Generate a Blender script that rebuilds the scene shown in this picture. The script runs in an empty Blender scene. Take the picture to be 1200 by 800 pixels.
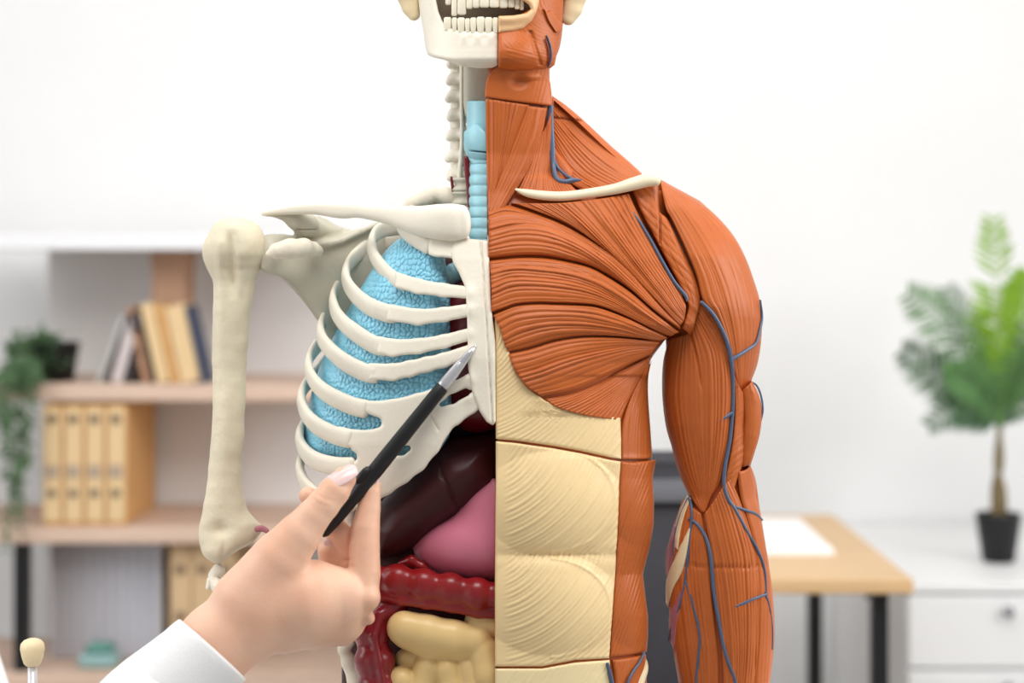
import bpy, math, random
import numpy as np
from mathutils import Vector

# ---------------------------------------------------------------- camera, world, lights, exposure
SC = bpy.context.scene
COL = SC.collection
FX = 2133.0            # focal length in pixels of the 1200 x 800 frame
D0 = 1.68              # distance from the lens to the middle of the torso model
EYE = 1.30             # camera height
HOR = 300.0            # image row of the horizon
K = D0 / FX            # metres per pixel at that distance

cam_d = bpy.data.cameras.new('camera')
cam = bpy.data.objects.new('camera', cam_d)
COL.objects.link(cam)
cam.location = (0, -D0, EYE)
cam.rotation_euler = (math.radians(90), 0, 0)
cam_d.sensor_width = 36.0
cam_d.lens = 36.0 * FX / 1200.0
cam_d.shift_y = -(400 - HOR) / 1200.0
cam_d.clip_start = 0.05
cam_d.dof.use_dof = True
cam_d.dof.focus_distance = D0 - 0.04
cam_d.dof.aperture_fstop = 3.3
SC.camera = cam

SC.view_settings.view_transform = 'Standard'
SC.view_settings.look = 'None'
SC.view_settings.gamma = 1.0
SC.view_settings.use_curve_mapping = False
SC.view_settings.exposure = 0.0

world = bpy.data.worlds.new('world')
SC.world = world
world.use_nodes = True
bg = world.node_tree.nodes['Background']
bg.inputs[0].default_value = (0.93, 0.96, 1.0, 1)
bg.inputs[1].default_value = 0.40


def area(name, loc, target, sx, sy, power, color=(1, 1, 1)):
    l = bpy.data.lights.new(name, 'AREA')
    l.shape = 'RECTANGLE'
    l.size = sx
    l.size_y = sy
    l.energy = power
    l.color = color
    o = bpy.data.objects.new(name, l)
    COL.objects.link(o)
    o.location = loc
    d = Vector(target) - Vector(loc)
    o.rotation_euler = d.to_track_quat('-Z', 'Y').to_euler()
    return o


area('window_light_left', (-2.5, -0.5, 1.9), (0, 0.2, 1.1), 1.8, 1.6, 30, (0.96, 0.98, 1.0))
area('window_light_right', (2.6, -0.3, 2.0), (0, 0.1, 1.1), 1.5, 1.4, 46, (1.0, 0.99, 0.97))
area('ceiling_light', (0.1, -1.0, 2.75), (0.1, 0.1, 1.1), 1.2, 0.8, 26, (1.0, 0.985, 0.96))
area('added_wall_fill', (0.0, 0.5, 2.85), (0.0, 2.7, 0.5), 3.4, 1.0, 35, (1.0, 0.99, 0.98))  # added fill to brighten the back wall and shelves, not a real fixture


# ---------------------------------------------------------------- helpers: colour and material
def lin(r, g, b):
    def f(c):
        c /= 255.0
        return c / 12.92 if c <= 0.04045 else ((c + 0.055) / 1.055) ** 2.4
    return (f(r), f(g), f(b), 1.0)


MATS = {}


def mat(name, rgb, rough=0.5, spec=0.5, var=0.0, vscale=20.0, bump=0.0, bscale=200.0, sss=0.0,
        sss_rgb=(1.0, 0.3, 0.15), coat=0.0, metal=0.0, trans=0.0, kind='noise', rgb2=None, stretch=(1, 1, 1)):
    if name in MATS:
        return MATS[name]
    m = bpy.data.materials.new(name)
    m.use_nodes = True
    nt = m.node_tree
    b = nt.nodes['Principled BSDF']
    b.inputs['Roughness'].default_value = rough
    b.inputs['Specular IOR Level'].default_value = spec
    b.inputs['Metallic'].default_value = metal
    b.inputs['Coat Weight'].default_value = coat
    b.inputs['Coat Roughness'].default_value = 0.15
    b.inputs['Transmission Weight'].default_value = trans
    if sss:
        b.inputs['Subsurface Weight'].default_value = sss
        b.inputs['Subsurface Radius'].default_value = sss_rgb
        b.inputs['Subsurface Scale'].default_value = 0.006
    c = lin(*rgb)
    tc = nt.nodes.new('ShaderNodeTexCoord')
    mp = nt.nodes.new('ShaderNodeMapping')
    mp.inputs['Scale'].default_value = stretch
    nt.links.new(tc.outputs['Object'], mp.inputs['Vector'])
    if var > 0 or rgb2:
        n = nt.nodes.new('ShaderNodeTexNoise')
        n.inputs['Scale'].default_value = vscale
        n.inputs['Detail'].default_value = 5
        nt.links.new(mp.outputs[0], n.inputs['Vector'])
        r = nt.nodes.new('ShaderNodeValToRGB')
        c2 = lin(*rgb2) if rgb2 else tuple(min(1, x * (1 - var)) for x in c[:3]) + (1,)
        c1 = c if rgb2 else tuple(min(1, x * (1 + var)) for x in c[:3]) + (1,)
        r.color_ramp.elements[0].position = 0.35
        r.color_ramp.elements[1].position = 0.65
        r.color_ramp.elements[0].color = c2
        r.color_ramp.elements[1].color = c1
        nt.links.new(n.outputs['Fac'], r.inputs[0])
        nt.links.new(r.outputs[0], b.inputs['Base Color'])
    else:
        b.inputs['Base Color'].default_value = c
    if bump > 0:
        n2 = nt.nodes.new('ShaderNodeTexNoise')
        n2.inputs['Scale'].default_value = bscale
        n2.inputs['Detail'].default_value = 4
        nt.links.new(mp.outputs[0], n2.inputs['Vector'])
        bp = nt.nodes.new('ShaderNodeBump')
        bp.inputs['Strength'].default_value = bump
        bp.inputs['Distance'].default_value = 0.002
        nt.links.new(n2.outputs['Fac'], bp.inputs['Height'])
        nt.links.new(bp.outputs[0], b.inputs['Normal'])
    MATS[name] = m
    return m


MUSCLE = mat('muscle_plastic', (186, 97, 44), 0.40, 0.30, 0.07, 14, 0.05, 500)
MUSCLE_D = mat('deep_muscle_plastic', (180, 90, 42), 0.42, 0.45, 0.07, 14)
SHEATH = mat('sheath_plastic', (238, 210, 158), 0.42, 0.45, 0.04, 12, 0.05, 500)
TENDON = mat('tendon_plastic', (232, 212, 172), 0.42, 0.45, 0.05, 30)
CLAV = mat('collar_plastic', (236, 224, 192), 0.42, 0.45, 0.03, 30)
BONE = mat('bone_plastic', (228, 218, 198), 0.5, 0.4, 0.05, 22, 0.25, 260)
BONE_W = mat('rib_plastic', (234, 226, 209), 0.42, 0.45, 0.03, 25, 0.12, 260)
BONE_H = mat('humerus_plastic', (222, 211, 184), 0.5, 0.4, 0.08, 20, 0.3, 240)
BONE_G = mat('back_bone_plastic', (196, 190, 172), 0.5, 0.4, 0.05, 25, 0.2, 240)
TOOTH = mat('tooth_plastic', (236, 228, 206), 0.3, 0.5)
LUNG = mat('lung_plastic', (138, 206, 230), 0.3, 0.5, 0.10, 60)
AIRWAY = mat('airway_plastic', (154, 206, 218), 0.34, 0.5, 0.05, 20)
VEIN = mat('vein_plastic', (78, 92, 118), 0.35, 0.5, 0.10, 30)
LIVER = mat('liver_plastic', (60, 24, 26), 0.42, 0.25, 0.15, 12)
STOMACH = mat('stomach_plastic', (204, 116, 138), 0.38, 0.45, 0.05, 8)
COLON = mat('colon_plastic', (142, 24, 28), 0.3, 0.5, 0.12, 14)
CAECUM = mat('ascending_colon_plastic', (128, 22, 34), 0.26, 0.55, 0.12, 14)
INTEST = mat('small_intestine_plastic', (230, 198, 136), 0.38, 0.45, 0.05, 12)
HEART = mat('heart_plastic', (110, 14, 22), 0.3, 0.5)
CAVITY = mat('cavity_plastic', (58, 16, 18), 0.5, 0.4)
NERVE = mat('pink_patch_plastic', (176, 110, 120), 0.4, 0.45, 0.15, 40)
MOUTH = mat('mouth_plastic', (150, 132, 112), 0.5, 0.4)
LIP = mat('lip_plastic', (222, 180, 134), 0.38, 0.45, 0.03, 20)
SKIN = mat('skin', (238, 198, 172), 0.45, 0.4, 0, 18, 0.10, 420, sss=0.3, rgb2=(231, 182, 154))
NAIL = mat('nail_polish', (236, 202, 198), 0.2, 0.5, coat=0.3)
COAT = mat('white_cotton', (236, 236, 236), 0.85, 0.2, 0.015, 60, 0.25, 900)
PENB = mat('black_pen_rubber', (20, 20, 22), 0.42, 0.4)
PENS = mat('clear_smoked_plastic', (196, 196, 200), 0.14, 0.6, metal=0.55)
STEEL = mat('steel', (180, 180, 184), 0.2, 0.5, metal=1.0)


# ---------------------------------------------------------------- helpers: objects
ROOTLOC = {}


def root(name, loc, label, cat, group=None):
    o = bpy.data.objects.new(name, None)
    o.empty_display_size = 0.05
    COL.objects.link(o)
    o.location = loc
    o['label'] = label
    o['category'] = cat
    if group:
        o['group'] = group
    ROOTLOC[o.name] = np.array(loc, float)
    return o


def mk(name, V, F, m, parent=None, smooth=True, label=None, kind=None):
    """V in world coordinates, becomes one mesh object (child of parent if given)."""
    V = np.asarray(V, float)
    tris = 0.0
    c = V.mean(0)
    for f in (F if len(F) < 4000 else F[::max(1, len(F) // 4000)]):
        pass
    quads = np.array([f for f in F if len(f) == 4], int).reshape(-1, 4)
    tr = np.array([f for f in F if len(f) == 3], int).reshape(-1, 3)
    vol = 0.0
    P = V - c
    if len(quads):
        a, b, cc, d = (P[quads[:, i]] for i in range(4))
        vol += np.einsum('ij,ij->i', a, np.cross(b, cc)).sum() + np.einsum('ij,ij->i', a, np.cross(cc, d)).sum()
    if len(tr):
        a, b, cc = (P[tr[:, i]] for i in range(3))
        vol += np.einsum('ij,ij->i', a, np.cross(b, cc)).sum()
    if vol < 0:
        F = [tuple(reversed(f)) for f in F]
    base = np.zeros(3)
    p = parent
    if p is not None:
        base = ROOTLOC[p.name]
        loc = np.zeros(3)
    else:
        loc = np.array([(V[:, 0].min() + V[:, 0].max()) / 2, (V[:, 1].min() + V[:, 1].max()) / 2, V[:, 2].min()])
        base = loc
    me = bpy.data.meshes.new(name)
    me.from_pydata((V - base).tolist(), [], [list(map(int, f)) for f in F])
    me.materials.append(m)
    if smooth:
        me.polygons.foreach_set('use_smooth', [True] * len(me.polygons))
    me.update()
    o = bpy.data.objects.new(name, me)
    COL.objects.link(o)
    o.location = loc
    if parent is not None:
        o.parent = parent
    ROOTLOC[o.name] = base
    if label:
        o['label'] = label
    if kind:
        o['kind'] = kind
    return o


def tagt(o, label, cat, group=None):
    o['label'] = label
    o['category'] = cat
    if group:
        o['group'] = group
    return o


def W(x, y, d):
    """image pixel + depth toward the camera (px units) -> world"""
    Y = D0 - np.asarray(d, float) * K
    return np.stack([(np.asarray(x, float) - 600) * Y / FX,
                     Y - D0 + 0 * np.asarray(x, float),
                     EYE - (np.asarray(y, float) - HOR) * Y / FX], -1)


def at(x, y, D):
    return ((x - 600) * D / FX, D - D0, EYE - (y - HOR) * D / FX)


def join(parts):
    """merge several (V, F) into one (V, F)"""
    VV, FF, n = [], [], 0
    for V, F in parts:
        VV.append(np.asarray(V, float))
        FF += [tuple(i + n for i in f) for f in F]
        n += len(V)
    return np.concatenate(VV), FF


def box(x0, x1, y0, y1, z0, z1, bev=0.0):
    b = min(bev, (x1 - x0) * .45, (y1 - y0) * .45, (z1 - z0) * .45)
    if b <= 0:
        V = [(x, y, z) for z in (z0, z1) for y in (y0, y1) for x in (x0, x1)]
        F = [(0, 2, 3, 1), (4, 5, 7, 6), (0, 1, 5, 4), (2, 6, 7, 3), (0, 4, 6, 2), (1, 3, 7, 5)]
        return np.array(V), F
    # chamfered box: three rectangles per corner
    V, idx = [], {}
    for sx in (0, 1):
        for sy in (0, 1):
            for sz in (0, 1):
                X, Y, Z = (x0, x1)[sx], (y0, y1)[sy], (z0, z1)[sz]
                ix, iy, iz = (b if sx == 0 else -b), (b if sy == 0 else -b), (b if sz == 0 else -b)
                idx[(sx, sy, sz, 0)] = len(V); V.append((X, Y + iy, Z + iz))
                idx[(sx, sy, sz, 1)] = len(V); V.append((X + ix, Y, Z + iz))
                idx[(sx, sy, sz, 2)] = len(V); V.append((X + ix, Y + iy, Z))
    F = []
    I = idx
    for s in (0, 1):
        q = [I[(s, 0, 0, 0)], I[(s, 1, 0, 0)], I[(s, 1, 1, 0)], I[(s, 0, 1, 0)]]
        F.append(tuple(q if s else q[::-1]))
        q = [I[(0, s, 0, 1)], I[(0, s, 1, 1)], I[(1, s, 1, 1)], I[(1, s, 0, 1)]]
        F.append(tuple(q if s else q[::-1]))
        q = [I[(0, 0, s, 2)], I[(1, 0, s, 2)], I[(1, 1, s, 2)], I[(0, 1, s, 2)]]
        F.append(tuple(q if s else q[::-1]))
    for a in (0, 1):
        for c in (0, 1):
            q = [I[(0, a, c, 1)], I[(1, a, c, 1)], I[(1, a, c, 2)], I[(0, a, c, 2)]]
            F.append(tuple(q if a == c else q[::-1]))
            q = [I[(a, 0, c, 2)], I[(a, 1, c, 2)], I[(a, 1, c, 0)], I[(a, 0, c, 0)]]
            F.append(tuple(q if a == c else q[::-1]))
            q = [I[(a, c, 0, 0)], I[(a, c, 1, 0)], I[(a, c, 1, 1)], I[(a, c, 0, 1)]]
            F.append(tuple(q if a == c else q[::-1]))
    for sx in (0, 1):
        for sy in (0, 1):
            for sz in (0, 1):
                q = (I[(sx, sy, sz, 0)], I[(sx, sy, sz, 1)], I[(sx, sy, sz, 2)])
                F.append(q if (sx + sy + sz) % 2 else q[::-1])
    return np.array(V), F


def rotz(V, a, c=(0, 0)):
    V = np.array(V, float)
    x, y = V[:, 0] - c[0], V[:, 1] - c[1]
    V[:, 0] = c[0] + x * math.cos(a) - y * math.sin(a)
    V[:, 1] = c[1] + x * math.sin(a) + y * math.cos(a)
    return V


def lathe(prof, c, n=32, axis=2):
    """prof: list of (r, h); closed with caps"""
    V, F = [], []
    for r, h in prof:
        for i in range(n):
            t = 2 * math.pi * i / n
            p = [r * math.cos(t), r * math.sin(t), h]
            if axis == 1:
                p = [p[0], p[2], p[1]]
            if axis == 0:
                p = [p[2], p[0], p[1]]
            V.append((c[0] + p[0], c[1] + p[1], c[2] + p[2]))
    for j in range(len(prof) - 1):
        for i in range(n):
            k = (i + 1) % n
            F.append((j * n + i, j * n + k, j * n + n + k, j * n + n + i))
    F.append(tuple(range(n - 1, -1, -1)))
    F.append(tuple((len(prof) - 1) * n + i for i in range(n)))
    return np.array(V), F


# ---------------------------------------------------------------- helpers: curves, cords, noise
def cr(pts, n, dense=14):
    P = np.array(pts, float)
    if len(P) == 2:
        t = np.linspace(0, 1, n)[:, None]
        return P[0] * (1 - t) + P[1] * t
    E = np.vstack([2 * P[0] - P[1], P, 2 * P[-1] - P[-2]])
    out = []
    t = np.linspace(0, 1, dense, endpoint=False)[:, None]
    for i in range(1, len(E) - 2):
        a, b, c, d = E[i - 1], E[i], E[i + 1], E[i + 2]
        out.append(0.5 * ((2 * b) + (c - a) * t + (2 * a - 5 * b + 4 * c - d) * t ** 2 + (3 * b - a - 3 * c + d) * t ** 3))
    out.append(P[-1][None])
    Q = np.vstack(out)
    L = np.concatenate([[0], np.cumsum(np.linalg.norm(np.diff(Q[:, :2], axis=0), axis=1) + 1e-9)])
    s = np.linspace(0, L[-1], n)
    return np.stack([np.interp(s, L, Q[:, k]) for k in range(Q.shape[1])], -1)


class Noise:
    def __init__(self, seed, n=10, fmax=1.0):
        r = np.random.RandomState(seed)
        self.a = r.uniform(0, 2 * np.pi, n)
        self.f = r.uniform(0.15, 1, n) * fmax
        self.p = r.uniform(0, 2 * np.pi, n)
        self.n = n

    def __call__(self, x, y):
        s = 0
        for a, f, p in zip(self.a, self.f, self.p):
            s = s + np.sin(f * (x * np.cos(a) + y * np.sin(a)) + p)
        return s / math.sqrt(self.n)


class Cords:
    """rounded cords of irregular width along one coordinate (px)"""
    def __init__(self, lo, hi, wmin, wmax, seed):
        r = np.random.RandomState(seed)
        b = [lo - wmax]
        while b[-1] < hi + wmax:
            b.append(b[-1] + r.uniform(wmin, wmax))
        self.b = np.array(b)
        self.amp = r.uniform(0.55, 1.0, len(b) + 1)
        self.off = r.uniform(-0.25, 0.25, len(b) + 1)

    def __call__(self, s):
        i = np.clip(np.searchsorted(self.b, s) - 1, 0, len(self.b) - 2)
        f = (s - self.b[i]) / (self.b[i + 1] - self.b[i])
        f = np.clip(f, 0, 1)
        return self.amp[i] * (np.sqrt(np.clip(1 - (2 * f - 1) ** 2, 0, 1)) - 0.7) + self.off[i] * np.sin(np.pi * f)


def grid_solid(P, d, back, flip=False):
    """P (nu,nv,2) px, d (nu,nv) front depth, back (nu,nv) back depth -> closed V,F in world"""
    nu, nv = d.shape
    V = np.concatenate([W(P[..., 0], P[..., 1], d).reshape(-1, 3), W(P[..., 0], P[..., 1], back).reshape(-1, 3)])
    idx = np.arange(nu * nv).reshape(nu, nv)
    N = nu * nv
    q = np.stack([idx[:-1, :-1], idx[1:, :-1], idx[1:, 1:], idx[:-1, 1:]], -1).reshape(-1, 4)
    F = q.tolist() + (q[:, ::-1] + N).tolist()
    rim = np.concatenate([idx[:-1, 0], idx[-1, :-1], idx[:0:-1, -1], idx[0, :0:-1]])
    r2 = np.roll(rim, -1)
    F += np.stack([r2, rim, rim + N, r2 + N], -1).tolist()
    return V, F


def roll_drop(e, r, w):
    t = 1 - np.clip(e / w, 0, 1)
    return r * (1 - np.sqrt(np.clip(1 - t * t, 0, 1)))


def crc(G, ks):
    """Catmull-Rom across axis 0 of G at fractional indices ks"""
    Kn = len(G)
    i = np.clip(np.floor(ks).astype(int), 0, Kn - 2)
    t = (ks - i)[:, None, None]
    g = lambda j: G[np.clip(j, 0, Kn - 1)]
    a = np.where((i > 0)[:, None, None], g(i - 1), 2 * g(i) - g(i + 1))
    b, c = g(i), g(i + 1)
    dd = np.where((i + 2 < Kn)[:, None, None], g(i + 2), 2 * g(i + 1) - g(i))
    return 0.5 * ((2 * b) + (c - a) * t + (2 * a - 5 * b + 4 * c - dd) * t ** 2 + (3 * b - a - 3 * c + dd) * t ** 3)


def fibre(name, guides, dfn, m, parent, med=(4.0, 7.5, 2.7), big=(13, 22, 2.0), fine=0.4, off=3.0, bulge=4.0, roll=5.0,
          rw=6.0, vroll=0.0, vw=6.0, th=9.0, du=0.95, dv=3.2, seed=1, label=None, wob=1.0, relief=None, minw=0.12):
    """a muscle: guides are its fibres in order, cords run along them"""
    L = max(np.linalg.norm(np.diff(np.array(g, float)[:, :2], axis=0), axis=1).sum() for g in guides)
    NV = max(8, int(L / dv))
    G = np.stack([cr(g, NV) for g in guides])
    sp = np.linalg.norm(np.diff(G[..., :2], axis=0), axis=-1).max(1)
    sk = np.concatenate([[0], np.cumsum(sp)])
    S = sk[-1]
    NU = max(6, int(S / du))
    s = np.linspace(0, S, NU)
    ks = np.interp(s, sk, np.arange(len(guides)))
    P = crc(G, ks)
    ws = np.linalg.norm(np.gradient(P[..., :2], axis=0), axis=-1) / (S / (NU - 1))
    ws = np.clip(ws, minw, 1.0)
    v = np.linspace(0, L, NV)[None, :] + 0 * s[:, None]
    ss = s[:, None] + 0 * v
    n1 = Noise(seed, 8, 0.035)
    n2 = Noise(seed + 5, 8, 0.10)
    sw = ss + wob * 1.6 * n1(v, ss * 0.3) + 0.35 * n2(v, ss)
    h = 0
    if big:
        h = h + big[2] * Cords(0, S, big[0], big[1], seed)(sw)
    if med:
        h = h + med[2] * Cords(0, S, med[0], med[1], seed + 1)(sw) * (0.85 + 0.25 * n2(v * 0.6, ss * 2))
    if fine:
        h = h + fine * Cords(0, S, 1.8, 2.8, seed + 2)(ss + 0.4 * n2(v, ss))
    h = h * np.clip(ws * 1.15, 0, 1) ** 0.8
    base = dfn(P[..., 0], P[..., 1]) if P.shape[-1] == 2 else P[..., 2]
    u01 = ss / S
    v01 = v / L
    d = base + off + bulge * np.sqrt(np.clip(4 * u01 * (1 - u01), 0, 1)) * np.clip(ws * 1.2, 0, 1) + h
    if relief is not None:
        d = d + relief(P[..., 0], P[..., 1])
    eu = np.minimum(ss, S - ss) * ws
    d = d - roll_drop(eu, roll, rw)
    if vroll:
        d = d - roll_drop(np.minimum(v, L - v), vroll, vw)
    V, F = grid_solid(P[..., :2], d, base - th)
    return mk(name, V, F, m, parent, label=label)


def rows(name, ys, Ls, Rs, dfn, m, parent, relief=None, off=3.0, roll=2.0, rw=3.0, th=9.0, res=1.3, res_y=None, yslant=None, label=None,
         top=None, bot=None):
    """patch bounded left and right by tables over y, and top / bottom curves y(x)"""
    y0, y1 = ys[0], ys[-1]
    ny = max(4, int((y1 - y0) / (res_y or res)))
    wmax = max(np.array(Rs) - np.array(Ls))
    nx = max(4, int(wmax / res))
    v = np.linspace(0, 1, ny)
    yy = y0 + (y1 - y0) * v
    u = np.linspace(0, 1, nx)
    L = np.interp(yy, ys, Ls)
    R = np.interp(yy, ys, Rs)
    X = L[None] + (R - L)[None] * u[:, None]
    Y = yy[None] + 0 * X
    if top is not None or bot is not None:
        for _ in range(3):
            T = top(X) if top is not None else y0
            B = bot(X) if bot is not None else y1
            Y = T + (B - T) * v[None]
            L = np.interp(Y, ys, Ls)
            R = np.interp(Y, ys, Rs)
            X = L + (R - L) * u[:, None]
    base = dfn(X, Y)
    d = base + off
    if relief is not None:
        d = d + relief(X, Y)
    eu = np.minimum(X - L, R - X)
    hgt = (Y[:, -1:] - Y[:, :1])
    ev = np.minimum(v[None] * hgt, (1 - v[None]) * hgt)
    d = d - roll_drop(np.minimum(eu, ev), roll, rw)
    V, F = grid_solid(np.stack([X, Y], -1), d, base - th)
    return mk(name, V, F, m, parent, label=label)


def tubeVF(pts, ns=16, nl=None, cap=True, ribdir=None, squ=2.0, mod=None):
    """pts rows: x, y, d, r_image, r_depth. Round, tapering tube in px space -> world V,F"""
    P = np.array(pts, float)
    L = np.linalg.norm(np.diff(P[:, :3], axis=0), axis=1).sum()
    nl = nl or max(6, int(L / 4))
    Q = cr(P, nl)
    C, ra, rb = Q[:, :3], Q[:, 3], Q[:, 4]
    T = np.gradient(C, axis=0)
    T /= np.linalg.norm(T, axis=1)[:, None] + 1e-9
    if ribdir is not None:
        N = ribdir(C)
        N = N - (N * T).sum(1)[:, None] * T
        N /= np.linalg.norm(N, axis=1)[:, None] + 1e-9
        A = np.cross(T, N)
    else:
        A = np.stack([-T[:, 1], T[:, 0], 0 * T[:, 0]], -1)
        ln = np.linalg.norm(A, axis=1)[:, None]
        A = np.where(ln > 0.05, A / (ln + 1e-9), np.array([1.0, 0, 0]))
        N = np.cross(A, T)
    if cap:
        # rounded ends
        k = np.arange(1, 5)
        a = k / 5 * np.pi / 2
        rs, re = min(ra[0], rb[0]), min(ra[-1], rb[-1])
        sc = np.sin(a) * 0.999 + 0.001
        pre = C[0] - T[0] * (rs * np.cos(a))[:, None]
        post = C[-1] + T[-1] * (re * np.cos(a))[::-1, None]
        sc2 = np.concatenate([[0.02], sc])
        pre = np.vstack([C[0] - T[0] * rs, pre])
        post = np.vstack([post, C[-1] + T[-1] * re])
        C = np.vstack([pre, C, post])
        ra = np.concatenate([ra[0] * sc2, ra, ra[-1] * sc2[::-1]])
        rb = np.concatenate([rb[0] * sc2, rb, rb[-1] * sc2[::-1]])
        n = len(sc2)
        A = np.vstack([np.repeat(A[:1], n, 0), A, np.repeat(A[-1:], n, 0)])
        N = np.vstack([np.repeat(N[:1], n, 0), N, np.repeat(N[-1:], n, 0)])
    th = np.linspace(0, 2 * np.pi, ns, endpoint=False)
    ct, st = np.cos(th), np.sin(th)
    ct = np.sign(ct) * np.abs(ct) ** (2 / squ)
    st = np.sign(st) * np.abs(st) ** (2 / squ)
    R = np.ones((len(C), ns))
    if mod is not None:
        R = mod(np.linspace(0, 1, len(C))[:, None], th[None])
    V = C[:, None] + A[:, None] * (ra[:, None] * ct * R)[..., None] + N[:, None] * (rb[:, None] * st * R)[..., None]
    n = len(C)
    idx = np.arange(n * ns).reshape(n, ns)
    q = np.stack([idx[:-1], np.roll(idx, -1, 1)[:-1], np.roll(idx, -1, 1)[1:], idx[1:]], -1).reshape(-1, 4)
    F = [tuple(f) for f in q.tolist()] + [tuple(idx[0][::-1].tolist()), tuple(idx[-1].tolist())]
    V = V.reshape(-1, 3)
    return W(V[:, 0], V[:, 1], V[:, 2]), F


def tube(name, pts, m, parent, label=None, **kw):
    V, F = tubeVF(pts, **kw)
    return mk(name, V, F, m, parent, label=label)


def loft(name, rws, m, parent, ns=40, step=4.0, squ=2.0, label=None, relief=None):
    """rws: y, left, right, d centre, half depth -> stacked horizontal ellipses"""
    A = np.array(rws, float)
    n = int((A[-1, 0] - A[0, 0]) / step)
    q = cr(A[:, [0, 1, 2, 3, 4]], max(n, 6))
    y, L, R, dc, dh = q.T
    th = np.linspace(0, 2 * np.pi, ns, endpoint=False)
    ct, st = np.cos(th), np.sin(th)
    ct = np.sign(ct) * np.abs(ct) ** (2 / squ)
    st = np.sign(st) * np.abs(st) ** (2 / squ)
    X = (L + R)[:, None] / 2 + (R - L)[:, None] / 2 * ct
    Dp = dc[:, None] + dh[:, None] * st
    Y = y[:, None] + 0 * X
    if relief is not None:
        r = relief(X, Y, th[None] + 0 * X)
        X = X + r * ct
        Dp = Dp + r * st
    V = W(X, Y, Dp).reshape(-1, 3)
    n = len(y)
    idx = np.arange(n * ns).reshape(n, ns)
    q = np.stack([idx[:-1], np.roll(idx, -1, 1)[:-1], np.roll(idx, -1, 1)[1:], idx[1:]], -1).reshape(-1, 4)
    F = [tuple(f) for f in q.tolist()] + [tuple(idx[0][::-1].tolist()), tuple(idx[-1].tolist())]
    return mk(name, V, F, m, parent, label=label)


# ---------------------------------------------------------------- helpers: signed distance modelling
def sdgrid(b, h):
    ax = [np.arange(b[2 * i], b[2 * i + 1] + h, h, dtype=np.float32) for i in range(3)]
    return np.meshgrid(*ax, indexing='ij')


def smin(a, b, k):
    hh = np.clip(0.5 + 0.5 * (b - a) / k, 0, 1)
    return b * (1 - hh) + a * hh - k * hh * (1 - hh)


def seg(g, a, b, ra, rb, sd=1.0):
    ax, ay, ad = a
    ux, uy, ud = b[0] - ax, b[1] - ay, (b[2] - ad) * sd
    px, py, pd = g[0] - ax, g[1] - ay, (g[2] - ad) * sd
    t = np.clip((px * ux + py * uy + pd * ud) / (ux * ux + uy * uy + ud * ud + 1e-9), 0, 1)
    return np.sqrt((px - t * ux) ** 2 + (py - t * uy) ** 2 + (pd - t * ud) ** 2) - (ra + (rb - ra) * t)


def ell(g, c, r):
    q = np.sqrt(((g[0] - c[0]) / r[0]) ** 2 + ((g[1] - c[1]) / r[1]) ** 2 + ((g[2] - c[2]) / r[2]) ** 2)
    return (q - 1) * min(r)


def chain(g, pts, k=6, sd=1.0):
    """pts rows x,y,d,r"""
    s = None
    for a, b in zip(pts[:-1], pts[1:]):
        q = seg(g, a[:3], b[:3], a[3], b[3], sd)
        s = q if s is None else smin(s, q, k)
    return s


def polysd(x, y, poly):
    P = np.array(poly, float)
    d = np.full(x.shape, 1e9, np.float32)
    sgn = np.ones(x.shape, np.float32)
    n = len(P)
    for i in range(n):
        a, b = P[i], P[i - 1]
        ex, ey = b[0] - a[0], b[1] - a[1]
        wx, wy = x - a[0], y - a[1]
        t = np.clip((wx * ex + wy * ey) / (ex * ex + ey * ey + 1e-9), 0, 1)
        d = np.minimum(d, (wx - ex * t) ** 2 + (wy - ey * t) ** 2)
        c1, c2, c3 = y >= a[1], y < b[1], ex * wy > ey * wx
        f = (c1 & c2 & c3) | (~c1 & ~c2 & ~c3)
        sgn = np.where(f, -sgn, sgn)
    return sgn * np.sqrt(d)


def polyline2(x, y, pts, k=4):
    s = None
    for a, b in zip(pts[:-1], pts[1:]):
        ux, uy = b[0] - a[0], b[1] - a[1]
        px, py = x - a[0], y - a[1]
        t = np.clip((px * ux + py * uy) / (ux * ux + uy * uy + 1e-9), 0, 1)
        q = np.sqrt((px - t * ux) ** 2 + (py - t * uy) ** 2) - (a[2] + (b[2] - a[2]) * t)
        s = q if s is None else smin(s, q, k)
    return s


def slab(s2, g, dc, t, r=3.0):
    """extrude a 2D distance s2 around depth dc with half thickness t and edge radius r"""
    qx = s2 + r
    qy = np.abs(g[2] - dc) - t + r
    return np.minimum(np.maximum(qx, qy), 0) + np.sqrt(np.maximum(qx, 0) ** 2 + np.maximum(qy, 0) ** 2) - r


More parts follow.
